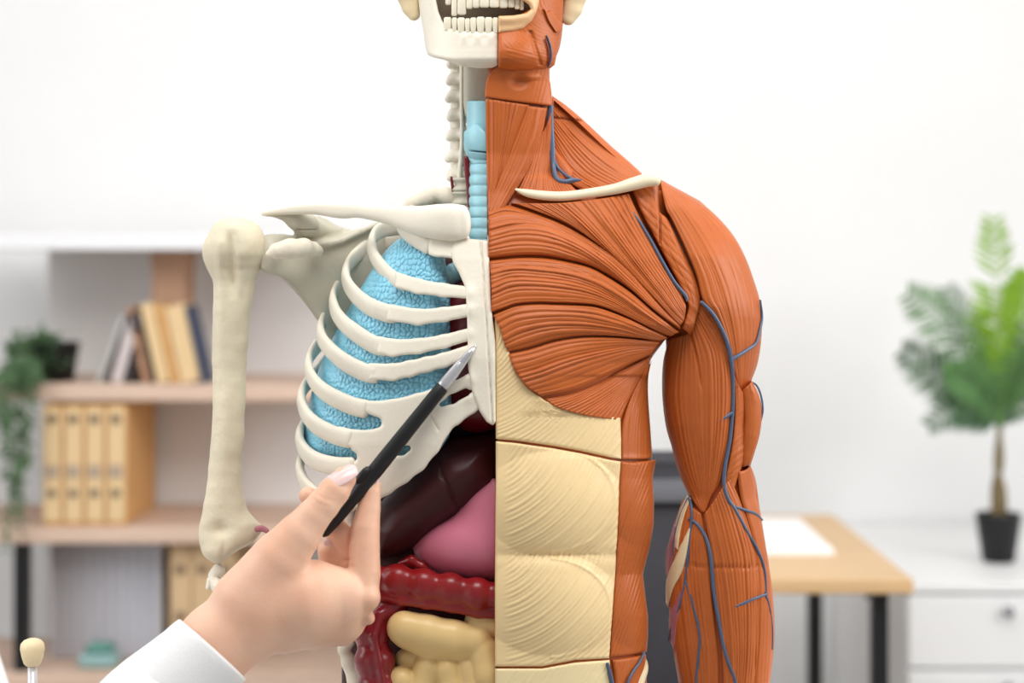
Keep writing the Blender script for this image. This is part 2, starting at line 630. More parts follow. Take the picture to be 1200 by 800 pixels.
def nets(F, b, h):
    F = np.asarray(F, np.float32).copy()
    F[0], F[-1], F[:, 0], F[:, -1], F[:, :, 0], F[:, :, -1] = (np.maximum(F[0], .5), np.maximum(F[-1], .5), np.maximum(F[:, 0], .5),
                                                            np.maximum(F[:, -1], .5), np.maximum(F[:, :, 0], .5), np.maximum(F[:, :, -1], .5))
    S = F < 0
    nx, ny, nz = F.shape
    c = np.zeros((nx - 1, ny - 1, nz - 1), np.int8)
    offs = [(i, j, k) for i in (0, 1) for j in (0, 1) for k in (0, 1)]
    for i, j, k in offs:
        c += S[i:nx - 1 + i, j:ny - 1 + j, k:nz - 1 + k]
    I, J, Kk = np.nonzero((c > 0) & (c < 8))
    acc = np.zeros((len(I), 3))
    cnt = np.zeros(len(I))
    for a in offs:
        for ax in range(3):
            if a[ax]:
                continue
            bb = list(a)
            bb[ax] = 1
            Fa = F[I + a[0], J + a[1], Kk + a[2]]
            Fb = F[I + bb[0], J + bb[1], Kk + bb[2]]
            mm = (Fa < 0) != (Fb < 0)
            t = np.where(mm, Fa / np.where(mm, Fa - Fb, 1), 0)
            p = np.tile(np.array(a, float), (len(I), 1))
            p[:, ax] += t
            acc += p * mm[:, None]
            cnt += mm
    V = (acc / cnt[:, None] + np.stack([I, J, Kk], -1)) * h + np.array([b[0], b[2], b[4]])
    vid = np.full(c.shape, -1, np.int64)
    vid[I, J, Kk] = np.arange(len(I))
    Fc = []
    for ax in range(3):
        sl = [slice(None)] * 3
        sl2 = [slice(None)] * 3
        sl[ax] = slice(0, -1)
        sl2[ax] = slice(1, None)
        d = S[tuple(sl)] != S[tuple(sl2)]
        i, j, k = np.nonzero(d)
        o = [x for x in range(3) if x != ax]
        p = np.stack([i, j, k], -1)
        ok = (p[:, o[0]] >= 1) & (p[:, o[1]] >= 1) & (p[:, o[0]] < c.shape[o[0]]) & (p[:, o[1]] < c.shape[o[1]])
        p = p[ok]
        e1, e2 = np.eye(3, dtype=int)[o[0]], np.eye(3, dtype=int)[o[1]]
        q = [vid[tuple((p - a * e1 - bq * e2).T)] for a, bq in ((1, 1), (0, 1), (0, 0), (1, 0))]
        q = np.stack(q, -1)
        s = S[p[:, 0], p[:, 1], p[:, 2]]
        if ax == 1:
            s = ~s
        q = np.where(s[:, None], q, q[:, ::-1])
        q = q[(q >= 0).all(1)]
        Fc.append(q)
    return V, np.concatenate(Fc).tolist()


def sdobj(name, F, b, h, m, parent, label=None, disp=None, world=False, smoothit=1):
    V, Fc = nets(F, b, h)
    E = np.array(Fc)
    for _ in range(smoothit):
        acc = np.zeros_like(V)
        cn = np.zeros(len(V))
        for k in range(4):
            for o_ in (1, 3):
                np.add.at(acc, E[:, k], V[E[:, (k + o_) % 4]])
                np.add.at(cn, E[:, k], 1)
        V = .4 * V + .6 * acc / cn[:, None]
    if disp is not None:
        V = disp(V)
    VW = V if world else W(V[:, 0], V[:, 1], V[:, 2])
    return mk(name, VW, Fc, m, parent, label=label)

# ---------------------------------------------------------------- the room
WALLM = mat('wall_paint', (240, 240, 240), 0.9, 0.2, 0.01, 3)
FLOORM = mat('floor_grey', (176, 172, 168), 0.5, 0.4, 0.05, 3)
WD = 4.36 - D0     # y of the back wall


def struct(name, V, F, m):
    o = mk(name, V, F, m, None, smooth=False)
    o['kind'] = 'structure'
    return o


struct('floor', *box(-3.2, 3.2, -3.4, WD + .1, -0.1, 0.0), FLOORM)
struct('wall_back', *box(-3.2, 3.2, WD, WD + .1, 0, 3.0), WALLM)
struct('wall_left', *box(-3.3, -3.2, -3.4, WD + .1, 0, 3.0), WALLM)
struct('wall_right', *box(3.2, 3.3, -3.4, WD + .1, 0, 3.0), WALLM)
struct('ceiling', *box(-3.3, 3.3, -3.4, WD + .1, 3.0, 3.1), WALLM)
struct('baseboard_back', *box(-3.2, 3.2, WD - .015, WD, 0, 0.09, .004), mat('trim_white', (236, 236, 236), 0.6))


def zat(y, D):
    return EYE - (y - HOR) * D / FX


def xat(x, D):
    return (x - 600) * D / FX


# ---------------------------------------------------------------- table that carries the torso
TABTOP = 0.80
TABM = mat('table_white', (226, 224, 220), 0.4)
tb = root('display_table', (0, 0.0, 0), 'white display table under the anatomical torso, below the picture', 'table')
mk('table_top', *box(-0.56, 0.60, -0.085, 0.36, TABTOP - .03, TABTOP, .004), TABM, tb, False)
for lx in (-0.52, 0.55):
    for ly in (-0.05, 0.32):
        mk('leg', *box(lx - .022, lx + .022, ly - .022, ly + .022, 0, TABTOP - .03, .003), PENB, tb, False)

# ---------------------------------------------------------------- shelving unit on the left
SD = 3.86
SY0, SY1 = SD - D0, SD - D0 + .36
sx0, sx1 = xat(-60, SD), xat(430, SD)
WOODS = mat('shelf_wood', (216, 188, 168), 0.55, 0.4, 0.08, 6, stretch=(1, 1, 8))
WHITEB = mat('white_board', (236, 236, 238), 0.5)
PANEL = mat('shelf_back_panel', (238, 237, 236), 0.7)
su = root('shelving_unit', ((sx0 + sx1) / 2, SY0 + .17, 0), 'low wood and white shelving unit with grey back panel against the left of the wall', 'shelf')
mk('top_board', *box(sx0, sx1, SY0 - .005, SY1, zat(293, SD), zat(274, SD), .003), WHITEB, su, False, label='white top board')
for yy in (450, 617, 788):
    mk('shelf_board', *box(sx0, sx1, SY0, SY1, zat(yy + 20, SD), zat(yy, SD), .003), WOODS, su, False)
mk('shelf_board', *box(sx0, sx1, SY0, SY1, .06, .10, .003), WOODS, su, False)
mk('back_panel', *box(xat(6, SD), sx1, SY1, SY1 + .012, .06, zat(280, SD)), PANEL, su, False)
mk('side_post', *box(xat(14, SD), xat(31, SD), SY0 + .01, SY0 + .045, 0, zat(637, SD), .003), PENB, su, False, label='black metal post')
mk('side_post', *box(sx1 - .035, sx1, SY0 + .01, SY0 + .045, 0, zat(293, SD), .003), PENB, su, False, label='black metal post')
mk('side_post', *box(sx0, sx0 + .035, SY0 + .01, SY0 + .045, 0, zat(293, SD), .003), PENB, su, False, label='black metal post')


def book(name, x0, x1, z0, h, lean, m, label, yb=0.06, dep=.2, group=None, page=True, D=None, cat='book'):
    """a hardback: cover mesh + page block; x0..x1 thickness, lean in radians (positive leans right), turned about its bottom edge"""
    y0 = SY0 + yb
    px = x1 if lean > 0 else x0
    r = root(name, ((x0 + x1) / 2, y0, z0), label, cat, group)
    cv = join([box(x0, x0 + .003, y0, y0 + dep, z0, z0 + h), box(x1 - .003, x1, y0, y0 + dep, z0, z0 + h),
               box(x0, x1, y0 - .003, y0, z0, z0 + h)])
    pg = box(x0 + .003, x1 - .003, y0 + .0, y0 + dep - .004, z0 + .004, z0 + h - .004)

    def ro(V):
        V = np.array(V)
        x, z = V[:, 0] - px, V[:, 2] - z0
        c, s = math.cos(lean), math.sin(lean)
        V[:, 0] = px + x * c + z * s
        V[:, 2] = z0 - x * s + z * c
        V[:, 2] += max(0, z0 - V[:, 2].min())
        return V
    V = ro(np.vstack([cv[0], pg[0]]))
    n = len(cv[0])
    mk('cover', V[:n], cv[1], m, r, False)
    mk('pages', V[n:], pg[1], mat('paper', (232, 226, 212), 0.8), r, False)
    return r


zs = zat(450, SD)
TAN = mat('tan_cardboard', (214, 164, 106), 0.7, 0.3, 0.06, 20)
TANL = mat('light_tan_cover', (226, 196, 150), 0.7, 0.3)
TAND = mat('brown_cover', (176, 134, 104), 0.7, 0.3)
GREYC = mat('grey_cover', (186, 184, 180), 0.7, 0.3)
NAVY = mat('navy_cover', (66, 74, 96), 0.6, 0.3)
DARKC = mat('dark_cover', (58, 50, 48), 0.6, 0.3)
BG = 'books leaning together on the top shelf'
book('book', xat(110, SD), xat(115, SD), zs, .155, .36, GREYC, 'thin pale grey book leaning right, leftmost book on the upper shelf', yb=.02, dep=.10)
book('book', xat(127, SD), xat(140, SD), zs, .150, .28, mat('pale_pink_cover', (206, 194, 192), 0.7), 'pale pinkish grey book leaning right onto the tall brown box', yb=.02, dep=.10)
book('book', xat(146, SD), xat(155, SD), zs, .07, .16, DARKC, 'small dark book leaning right at the foot of the tall brown box', yb=.02, dep=.10)
r = root('archive_box', (xat(183, SD), SY0 + .1, zs), 'tall brown cardboard box standing among the books on the upper shelf', 'box')
mk('body', *box(xat(163, SD), xat(203, SD), SY0 + .13, SY0 + .27, zs, zat(296, SD), .003), mat('brown_board', (186, 148, 122), 0.7, 0.3, 0.04, 10), r, False)
mk('lid', *box(xat(162, SD), xat(204, SD), SY0 + .125, SY0 + .275, zat(309, SD), zat(294.5, SD), .003), mat('brown_board', (186, 148, 122)), r, False)
bks = [(166, 174, .165, TAND, 'brown book leaning left in front of the tall brown box, leftmost of its row'),
       (176, 181, .160, DARKC, 'slim dark book between the brown and the cream book'),
       (183, 197, .172, TANL, 'cream book leaning left, third of the leaning row from the box'),
       (199, 209, .168, TAN, 'tan orange book leaning left in the middle of the leaning row'),
       (211, 233, .166, TANL, 'thick pale yellow book leaning left beside the navy book'),
       (235, 241, .168, NAVY, 'navy blue book leaning left at the right end of the row')]
for a, b_, h_, m_, l_ in bks:
    book('book', xat(a, SD), xat(b_, SD), zs, h_, -.24 + 0.02, m_, l_, group=BG, yb=.02, dep=.10)

# tan magazine files on the middle shelf
zs2 = zat(617, SD)
for i in range(4):
    xa, xb = 48 + i * 25, 48 + i * 25 + 24
    fr = root('file_box', (xat((xa + xb) / 2, SD), SY0 + .02, zs2),
              ['tan cardboard file box farthest left of the four on the middle shelf', 'tan cardboard file box second from the left on the middle shelf',
               'tan cardboard file box third from the left on the middle shelf', 'tan cardboard file box at the right end of the row, its broad side showing'][i],
              'file box', 'tan file boxes in a row on the middle shelf')
    X0, X1 = xat(xa, SD), xat(xb, SD)
    z1 = zat(474, SD)
    mk('body', *box(X0, X1, SY0 + .01, SY0 + .33, zs2, z1, .003), TAN, fr, False)
    mk('spine_panel', *box(X0 + .003, X1 - .003, SY0 + .006, SY0 + .0105, zs2 + .01, z1 - .006, .001), TANL, fr, False, label='paler front panel')
    for yy, w_ in ((491, .013), (578, .012)):
        cx = (X0 + X1) / 2
        V, F = lathe([(0.001, 0), (w_ * .75, 0), (w_ * .85, .002), (w_ * .6, .004), (.001, .004)], (cx, SY0 + .0055 - .003, zat(yy, SD)), 20, axis=1)
        mk('finger_hole_ring', V, F, mat('brown_ring', (128, 104, 84), 0.5), fr)
    mk('label_holder', *box(X0 + .008, X1 - .008, SY0 + .003, SY0 + .0065, zat(560, SD), zat(545, SD), .001), mat('label_grey', (176, 156, 136), 0.6), fr, False)

# white folders on the lower shelf
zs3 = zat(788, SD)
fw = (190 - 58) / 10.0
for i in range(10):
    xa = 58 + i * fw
    shade = mat('folder_%d' % i, (178 + 4 * i, 172 + 5 * i, 174 + 6 * i), 0.6)  # light gradient along the row painted in: greyer left, bluish white right
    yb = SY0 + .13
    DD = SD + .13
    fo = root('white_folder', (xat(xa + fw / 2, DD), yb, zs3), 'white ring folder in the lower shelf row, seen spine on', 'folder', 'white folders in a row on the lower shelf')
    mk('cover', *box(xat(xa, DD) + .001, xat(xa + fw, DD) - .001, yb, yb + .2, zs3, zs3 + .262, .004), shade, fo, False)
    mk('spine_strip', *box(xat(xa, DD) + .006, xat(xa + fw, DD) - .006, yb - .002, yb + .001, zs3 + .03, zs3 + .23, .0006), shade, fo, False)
# tan boxes behind the humerus
for i in range(3):
    xa = 199 + i * 26
    DD = SD + .06
    fr = root('file_box', (xat(xa + 12, DD), SY0 + .06, zs3),
              ['pale tan file box next to the white folders, left of three on the lower shelf', 'pale tan file box behind the elbow bone on the lower shelf',
               'pale tan file box right of three on the lower shelf, behind the wrist'][i], 'file box', 'tan file boxes on the lower shelf')
    X0, X1 = xat(xa, DD), xat(xa + 25, DD)
    mk('body', *box(X0, X1, SY0 + .06, SY0 + .33, zs3, zs3 + .262, .003), mat('pale_tan', (212, 182, 142), 0.7, 0.3, 0.05, 15), fr, False)
    for yy in (667, 722):
        V, F = lathe([(0.001, 0), (.010, 0), (.011, .002), (.008, .004), (.001, .004)], ((X0 + X1) / 2, SY0 + .056, zat(yy, DD)), 20, axis=1)
        mk('finger_hole_ring', V, F, mat('brown_ring', (128, 104, 84), 0.5), fr)
# teal stapler-like box
tx0, tx1 = xat(86, SD), xat(133, SD)
te = root('tape_dispenser', ((tx0 + tx1) / 2, SY0 + .03, zs3), 'small teal and grey tape dispenser lying on the bottom shelf', 'desk tool')
mk('body', *box(tx0, tx1, SY0 + .03, SY0 + .09, zs3, zs3 + .03, .008), mat('pale_teal', (150, 184, 184), 0.5), te, False)
mk('top_cover', *box(tx0 + .015, tx1 - .01, SY0 + .035, SY0 + .085, zs3 + .028, zs3 + .052, .010), mat('teal', (96, 150, 138), 0.5), te, False)

# ---------------------------------------------------------------- plants
def leaf_mesh(specs):
    """specs: (base, direction, side, length, width); closed thin blades with a raised midrib"""
    VV, FF = [], []
    for b, d, s, L, w in specs:
        d = d / (np.linalg.norm(d) + 1e-9)
        s = s - d * (s @ d)
        s /= np.linalg.norm(s) + 1e-9
        nrm = np.cross(d, s)
        n = len(VV)
        for t, ww, up in ((0, .25, 0), (.25, .85, .02), (.55, 1.0, .0), (.8, .6, -.04), (1.0, .04, -.12)):
            c = b + d * L * t + nrm * L * up
            VV += [c - s * w * ww / 2 + nrm * w * .12, c + nrm * .0004, c + s * w * ww / 2 + nrm * w * .12, c - nrm * .0006]
        for i in range(4):
            o = n + i * 4
            for k in range(4):
                FF.append((o + k, o + (k + 1) % 4, o + 4 + (k + 1) % 4, o + 4 + k))
        FF.append((n + 3, n + 2, n + 1, n))
        FF.append((n + 16, n + 17, n + 18, n + 19))
    return np.array(VV), FF


def wtube(pts, r0, r1, n=8, m=40):
    P = cr(np.array(pts, float), m)
    T = np.gradient(P, axis=0)
    T /= np.linalg.norm(T, axis=1)[:, None]
    ref = np.array([0.3, 1, 0.1])
    A = np.cross(T, ref)
    A /= np.linalg.norm(A, axis=1)[:, None]
    B = np.cross(T, A)
    th = np.linspace(0, 2 * np.pi, n, endpoint=False)
    rr = np.linspace(r0, r1, m)[:, None, None]
    V = P[:, None] + rr * (A[:, None] * np.cos(th)[None, :, None] + B[:, None] * np.sin(th)[None, :, None])
    idx = np.arange(m * n).reshape(m, n)
    q = np.stack([idx[:-1], np.roll(idx, -1, 1)[:-1], np.roll(idx, -1, 1)[1:], idx[1:]], -1).reshape(-1, 4)
    return V.reshape(-1, 3), [tuple(f) for f in q.tolist()] + [tuple(idx[0][::-1].tolist()), tuple(idx[-1].tolist())]


rng = random.Random(4)
LEAF = mat('trailing_leaf', (96, 128, 88), 0.5, 0.4, 0.25, 30)
LEAFD = mat('palm_leaf_dark', (66, 104, 66), 0.45, 0.4, 0.25, 20)
LEAFM = mat('palm_leaf_mid', (92, 136, 78), 0.45, 0.4, 0.2, 20)
LEAFB = mat('palm_leaf_bright', (140, 184, 44), 0.45, 0.4, 0.15, 15)
pr = root('trailing_plant', (xat(50, SD), SY0 + .09, zs), 'bushy trailing green plant in a black pot at the left end of the upper shelf', 'plant')
V, F = lathe([(.001, 0), (.040, 0), (.052, .08), (.055, .085), (.050, .085), (.044, .06), (.001, .06)], (xat(52, SD), SY0 + .09, zs), 32)
mk('pot', V, F, PENB, pr)
specs = []
cen = np.array([xat(34, SD), SY0 + .07, zs + .055])
for i in range(260):
    u = np.array([rng.gauss(0, 1), rng.gauss(0, 1), rng.gauss(0, 1)])
    u /= np.linalg.norm(u)
    p = cen + u * np.array([.065, .05, .052]) * rng.uniform(.3, 1)
    specs.append((p, u + np.array([0, 0, .2]), np.array([rng.uniform(-1, 1), rng.uniform(-1, 1), rng.uniform(-1, 1)]), rng.uniform(.015, .028), rng.uniform(.010, .016)))
V, F = leaf_mesh(specs)
mk('foliage', V, F, LEAF, pr)
for k in range(9):
    x0 = xat(rng.uniform(2, 52), SD)
    x1 = xat(rng.uniform(-4, 42), SD)
    zend = zat([620, 560, 600, 520, 640, 500, 580, 540, 610][k], SD)
    yy = SY0 - .03 - rng.uniform(0, .03)
    pts = [cen + np.array([0, -.03, .01]), np.array([x0, yy, zs + .01]), np.array([(x0 + x1) / 2 + rng.uniform(-.01, .01), yy, (zs + zend) / 2]), np.array([x1, yy, zend])]
    V, F = wtube(pts, .0016, .001, 6)
    P = cr(np.array(pts), 60)
    sp = []
    for q in P[8:]:
        for _ in range(2):
            a = rng.uniform(0, 6.28)
            dd = np.array([math.cos(a), math.sin(a) * .5, -.35])
            sp.append((q, dd, np.array([-math.sin(a), math.cos(a), rng.uniform(-.4, .4)]), rng.uniform(.014, .026), rng.uniform(.009, .015)))
    V2, F2 = leaf_mesh(sp)
    mk('vine', *join([(V, F), (V2, F2)]), LEAF, pr)

# palm on the cabinet
PD = 3.80
ctop = zat(683, 3.55)
pxc = xat(1170, PD)
pb = np.array([pxc, PD - D0, ctop])
pl = root('potted_palm', tuple(pb), 'young palm with feathery fronds in a black pot on the white cabinet', 'plant')
s_ = PD / FX
V, F = lathe([(.001, 0), (17 * s_, 0), (19 * s_, .004), (26 * s_, 50 * s_), (27 * s_, 56 * s_), (25 * s_, 57 * s_), (23 * s_, 48 * s_), (.001, 46 * s_)], tuple(pb), 36)
mk('pot', V, F, PENB, pl)
V, F = lathe([(.001, 0), (23 * s_, 0), (22 * s_, 3 * s_), (.001, 5 * s_)], (pb[0], pb[1], pb[2] + 46 * s_), 24)
mk('soil', V, F, mat('soil', (70, 54, 42), 0.9, 0.2, 0.3, 60), pl)


def wp(x, y, dy=0):
    D = PD + dy
    return np.array([xat(x, D), D - D0, zat(y, D)])


TR = mat('palm_stem', (128, 112, 78), 0.7, 0.3, 0.2, 40)
for pts in ([wp(1166, 603), wp(1166, 570, .01), wp(1173, 540, -.01), wp(1170, 500)], [wp(1175, 603), wp(1175, 575, -.01), wp(1168, 545, .01), wp(1172, 500)]):
    V, F = wtube(pts, 5 * s_, 3.2 * s_, 10)
    mk('stem', V, F, TR, pl)


def frond(pts, wid, m, n=30, label=None, lw=2.7):
    n = int(n * 1.25)
    P = cr(np.array(pts), n * 3)
    V, F = wtube(pts, 2.0 * s_, .6 * s_, 6)
    T = np.gradient(P, axis=0)
    T /= np.linalg.norm(T, axis=1)[:, None]
    sp = []
    for i in range(n):
        k = int((0.16 + .82 * i / (n - 1)) * (len(P) - 1))
        t = i / (n - 1)
        L = wid * (math.sin(math.pi * min(1, .18 + .74 * t)) ** .7) * s_
        for sg in (-1, 1):
            side = np.cross(T[k], np.array([0.15, -1, 0.1]))
            side /= np.linalg.norm(side)
            d = side * sg + T[k] * .75 + np.array([0, rng.uniform(-.25, .25), rng.uniform(-.28, 0.02)])
            sp.append((P[k], d, np.cross(d, np.array([0, 1, 0.3 * sg])), L * rng.uniform(.9, 1.08), lw * s_))
    V2, F2 = leaf_mesh(sp)
    mk('frond', *join([(V, F), (V2, F2)]), m, pl, label=label)


b0 = wp(1171, 502)
frond([b0, wp(1170, 420, -.03), wp(1167, 340, -.05), wp(1164, 250, -.04)], 48, LEAFB, 40, 'bright yellow green upright frond', 5.0)
frond([b0, wp(1185, 440, .03), wp(1194, 380, .05), wp(1206, 320, .1)], 42, LEAFB, 32, 'bright yellow green frond', 5)
frond([b0, wp(1150, 450, -.05), wp(1112, 385, -.10), wp(1062, 342, -.12)], 42, LEAFM)
frond([b0, wp(1152, 440, .06), wp(1132, 385, .10), wp(1108, 335, .12)], 40, LEAFD)
frond([b0, wp(1140, 462, -.02), wp(1100, 440, -.05), wp(1056, 408, -.06)], 40, LEAFD)
frond([b0, wp(1150, 475, .1), wp(1110, 458, .16), wp(1075, 425, .2)], 36, LEAFM)
frond([b0, wp(1150, 480, -.12), wp(1120, 480, -.2), wp(1086, 500, -.22)], 34, LEAFD)
frond([b0, wp(1160, 470, -.12), wp(1135, 445, -.22), wp(1105, 440, -.3)], 36, LEAFM)
frond([b0, wp(1200, 450, -.03), wp(1235, 410, -.06), wp(1275, 390, -.06)], 42, LEAFD)
frond([b0, wp(1200, 470, .06), wp(1240, 460, .1), wp(1280, 480, .1)], 40, LEAFM)
frond([b0, wp(1178, 470, .12), wp(1165, 430, .2), wp(1150, 410, .3)], 36, LEAFD)
frond([b0, wp(1185, 450, -.1), wp(1205, 400, -.2), wp(1230, 350, -.24)], 40, LEAFM)

# ---------------------------------------------------------------- cabinet, desk, chair
CABM = mat('cabinet_white', (236, 236, 236), 0.45)
cx0 = xat(1062, 3.55)
cb = root('drawer_cabinet', (cx0 + .4, 3.55 - D0 + .22, 0), 'low white drawer cabinet under the palm, right of the desk', 'cabinet')
cy0, cy1 = 3.55 - D0, WD - .02
mk('body', *box(cx0, cx0 + .85, cy0 + .02, cy1, 0.05, ctop - .02, .003), CABM, cb, False)
mk('top', *box(cx0 - .004, cx0 + .855, cy0, cy1, ctop - .02, ctop, .003), CABM, cb, False)
mk('plinth', *box(cx0 + .02, cx0 + .83, cy0 + .05, cy1, 0, .05), CABM, cb, False)
zt = ctop - .025
for i in range(4):
    z1 = zt - i * .148
    z0 = z1 - .142
    dr = mk('drawer', *box(cx0 + .004, cx0 + .846, cy0 + .003, cy0 + .022, z0, z1, .004), CABM, cb, False)
    kx = xat(1180, 3.55)
    V, F = lathe([(.001, 0), (.006, 0), (.005, .010), (.011, .016), (.011, .022), (.001, .024)], (kx, cy0 + .004, z1 - .028), 20, axis=1)
    V[:, 1] = 2 * (cy0 + .004) - V[:, 1]
    mk('knob', V, F, mat('knob_grey', (150, 152, 156), 0.35, metal=0.4), dr)
    V2 = V.copy(); V2[:, 0] += .42
    mk('knob', V2, F, mat('knob_grey', (150, 152, 156), 0.35, metal=0.4), dr)

dz = .75
df, dbk = 3.10 - D0, 3.88 - D0
dk = root('desk', (.35, (df + dbk) / 2, 0), 'office desk with light wood top and black metal legs behind the torso', 'desk')
DESKW = mat('desk_wood', (214, 178, 132), 0.45, 0.4, 0.07, 5, stretch=(1, 8, 1))
mk('desk_top', *box(-.02, .685, df, dbk, dz - .026, dz, .003), DESKW, dk, False)
for lx in (.0, .62):
    for ly in (df + .03, dbk - .08):
        mk('leg', *box(lx, lx + .028, ly, ly + .03, 0, dz - .05, .002), PENB, dk, False)
    mk('side_rail', *box(lx, lx + .028, df + .03, dbk - .05, dz - .05, dz - .026, .002), PENB, dk, False)
pp = root('paper_stack', (.46, 3.5 - D0, dz), 'white stack of paper lying on the wooden desk', 'paper')
mk('sheets', *box(.30, .592, 3.34 - D0, 3.74 - D0, dz, dz + .012, .002), mat('paper_white', (246, 246, 248), 0.7), pp, False)
mk('top_sheet', *box(.302, .588, 3.345 - D0, 3.735 - D0, dz + .012, dz + .013), mat('paper_white', (246, 246, 248), 0.7), pp, False)

CH = 2.62
chx = .165
chy = CH - D0
CHF = mat('chair_black', (58, 57, 62), 0.6, 0.3, 0.05, 50)
CHG = mat('chair_grey', (104, 104, 110), 0.45, 0.4)
ch = root('office_chair', (chx, chy + .25, 0), 'dark office chair standing at the desk, seen between torso and arm', 'chair')


def rounded_panel(x0, x1, z0, z1, y, th, r, bow=.03, n=10):
    pts = []
    for cx_, cz_, a0 in ((x1 - r, z1 - r, 0), (x0 + r, z1 - r, 90), (x0 + r, z0 + r, 180), (x1 - r, z0 + r, 270)):
        for k in range(n + 1):
            a = math.radians(a0 + 90 * k / n)
            pts.append((cx_ + r * math.cos(a), cz_ + r * math.sin(a)))
    N = len(pts)
    V = []
    xm, hw = (x0 + x1) / 2, (x1 - x0) / 2
    for s, yy in ((.94, y - th / 2), (1, y - th / 4), (1, y + th / 4), (.94, y + th / 2)):
        for px_, pz_ in pts:
            X = xm + (px_ - xm) * s
            Z = (z0 + z1) / 2 + (pz_ - (z0 + z1) / 2) * s
            V.append((X, yy - bow * ((X - xm) / hw) ** 2 * -1, Z))
    F = []
    for j in range(3):
        for i in range(N):
            k = (i + 1) % N
            F.append((j * N + i, j * N + k, j * N + N + k, j * N + N + i))
    F.append(tuple(range(N - 1, -1, -1)))
    F.append(tuple(3 * N + i for i in range(N)))
    return np.array(V), F


mk('backrest', *rounded_panel(chx - .15, chx + .15, .60, zat(530, CH), chy, .05, .05), CHF, ch)
mk('back_band', *rounded_panel(chx - .145, chx + .145, zat(588, CH), zat(560, CH), chy - .032, .018, .008), CHG, ch, label='lighter grey band')
mk('back_support', *box(chx - .03, chx + .03, chy + .02, chy + .05, .42, .72, .01), CHG, ch, False)
V, F = rounded_panel(chx - .22, chx + .22, -.21, .21, 0, .08, .06, 0)
V = np.stack([V[:, 0], V[:, 2] + chy + .26, V[:, 1] + .46], -1)
mk('seat', V, F, CHF, ch)
V, F = lathe([(.001, .10), (.035, .10), (.03, .12), (.025, .42), (.001, .42)], (chx, chy + .26, 0), 20)
mk('gas_column', V, F, CHG, ch)
for k in range(5):
    a = k * 2 * math.pi / 5 + .3
    V, F = box(.02, .26, -.02, .02, .07, .11, .01)
    V = rotz(V, a)
    V[:, 0] += chx; V[:, 1] += chy + .26
    lg = mk('leg', V, F, CHF, ch, False)
    V, F = lathe([(.001, -.02), (.022, -.02), (.026, -.01), (.026, .01), (.022, .02), (.001, .02)], (0, 0, 0), 18, axis=0)
    V = rotz(V, a)
    V[:, 0] += chx + .25 * math.cos(a); V[:, 1] += chy + .26 + .25 * math.sin(a); V[:, 2] += .027
    mk('caster', V, F, PENB, lg)
    V, F = box(.242, .258, -.006, .006, .03, .08)
    V = rotz(V, a); V[:, 0] += chx; V[:, 1] += chy + .26
    mk('caster_stem', V, F, CHG, lg, False)

# knobbed rod at the lower left, standing on the display table
kr = root('knobbed_rod', (xat(38, 1.66), 1.66 - D0, TABTOP), 'cream knob on a clear rod standing at the lower left by the coat', 'instrument')
s2 = 1.66 / FX
c = (xat(38, 1.66), 1.66 - D0, zat(779, 1.66))
V, F = lathe([(.001, -1 * s2), (7.5 * s2, -.5 * s2), (10 * s2, 2 * s2), (12.5 * s2, 10 * s2), (14.3 * s2, 19 * s2), (13.6 * s2, 25 * s2), (10 * s2, 29 * s2), (5 * s2, 31 * s2), (.001, 31.5 * s2)], c, 32)
mk('knob', V, F, TENDON, kr)
V, F = lathe([(.001, TABTOP - c[2] + .006), (5.5 * s2, TABTOP - c[2] + .006), (5.5 * s2, 2 * s2), (.001, 2 * s2)], c, 24)
mk('rod', V, F, mat('clear_rod', (226, 226, 230), 0.15, 0.6, metal=0.35), kr)
V, F = lathe([(.001, 0), (.04, 0), (.04, .006), (.001, .008)], (c[0], c[1], TABTOP), 28)
mk('base', V, F, mat('clear_rod', (226, 226, 230)), kr)

# ---------------------------------------------------------------- the anatomical torso model
TBASE = TABTOP
torso = root('anatomical_torso_model', (0.0, 0.0, TABTOP),
             'life size human torso anatomy model, one half bare skeleton and organs, other half orange muscles', 'anatomy model')
T = torso

# depth of the front of the body, in pixel units before the middle plane
SILY = [200, 385, 396, 407, 422, 440, 464, 500, 534, 537, 560, 590, 615, 638, 660, 673, 695, 722, 745, 764, 800, 900]
SILX = [812, 800, 782, 770, 764, 759, 758, 761, 763.5, 768, 765, 766, 765, 761, 756, 753.5, 756, 759, 759, 758, 760, 766]
CY = [60, 115, 180, 225, 262, 304, 360, 420, 520, 600, 700, 800, 900]
CC = [36, 38, 42, 56, 74, 92, 108, 112, 112, 110, 106, 102, 98]
XRY = [60, 100, 205, 216, 300, 380, 405, 425, 440, 900]
XRX = [654, 652, 655, 860, 866, 862, 800, 778, 772, 778]


def chestC(y):
    return np.interp(y, CY, CC)


def silR(y):
    return np.interp(y, SILY, SILX)


def BF(x, y):
    xr = np.where(y > 440, silR(y) + 7, np.interp(y, XRY, XRX))
    t = np.clip((x - 575) / (xr - 575), 0, 0.9995)
    return chestC(y) * np.sqrt(1 - t ** 2.4)


def NF(x, y):
    """front of the neck"""
    t = np.clip((x - 572) / (656 - 572), 0, 0.999)
    c = np.interp(y, [70, 115, 180, 225, 262], [46, 46, 46, 58, 74])
    return c * np.sqrt(1 - t ** 2.6)


def FFc(x, y):
    """front of the face"""
    t = np.clip(np.abs(x - 577) / 88.0, 0, 0.999)
    c = np.interp(y, [-40, 0, 30, 50, 60, 68, 74, 80, 86], [80, 83, 82, 84, 84.5, 83, 79, 72, 62])
    return -18 + c * np.sqrt(1 - t ** 2.3)


# --- muscle-side base body
ys = np.arange(223, 906, 6.0)


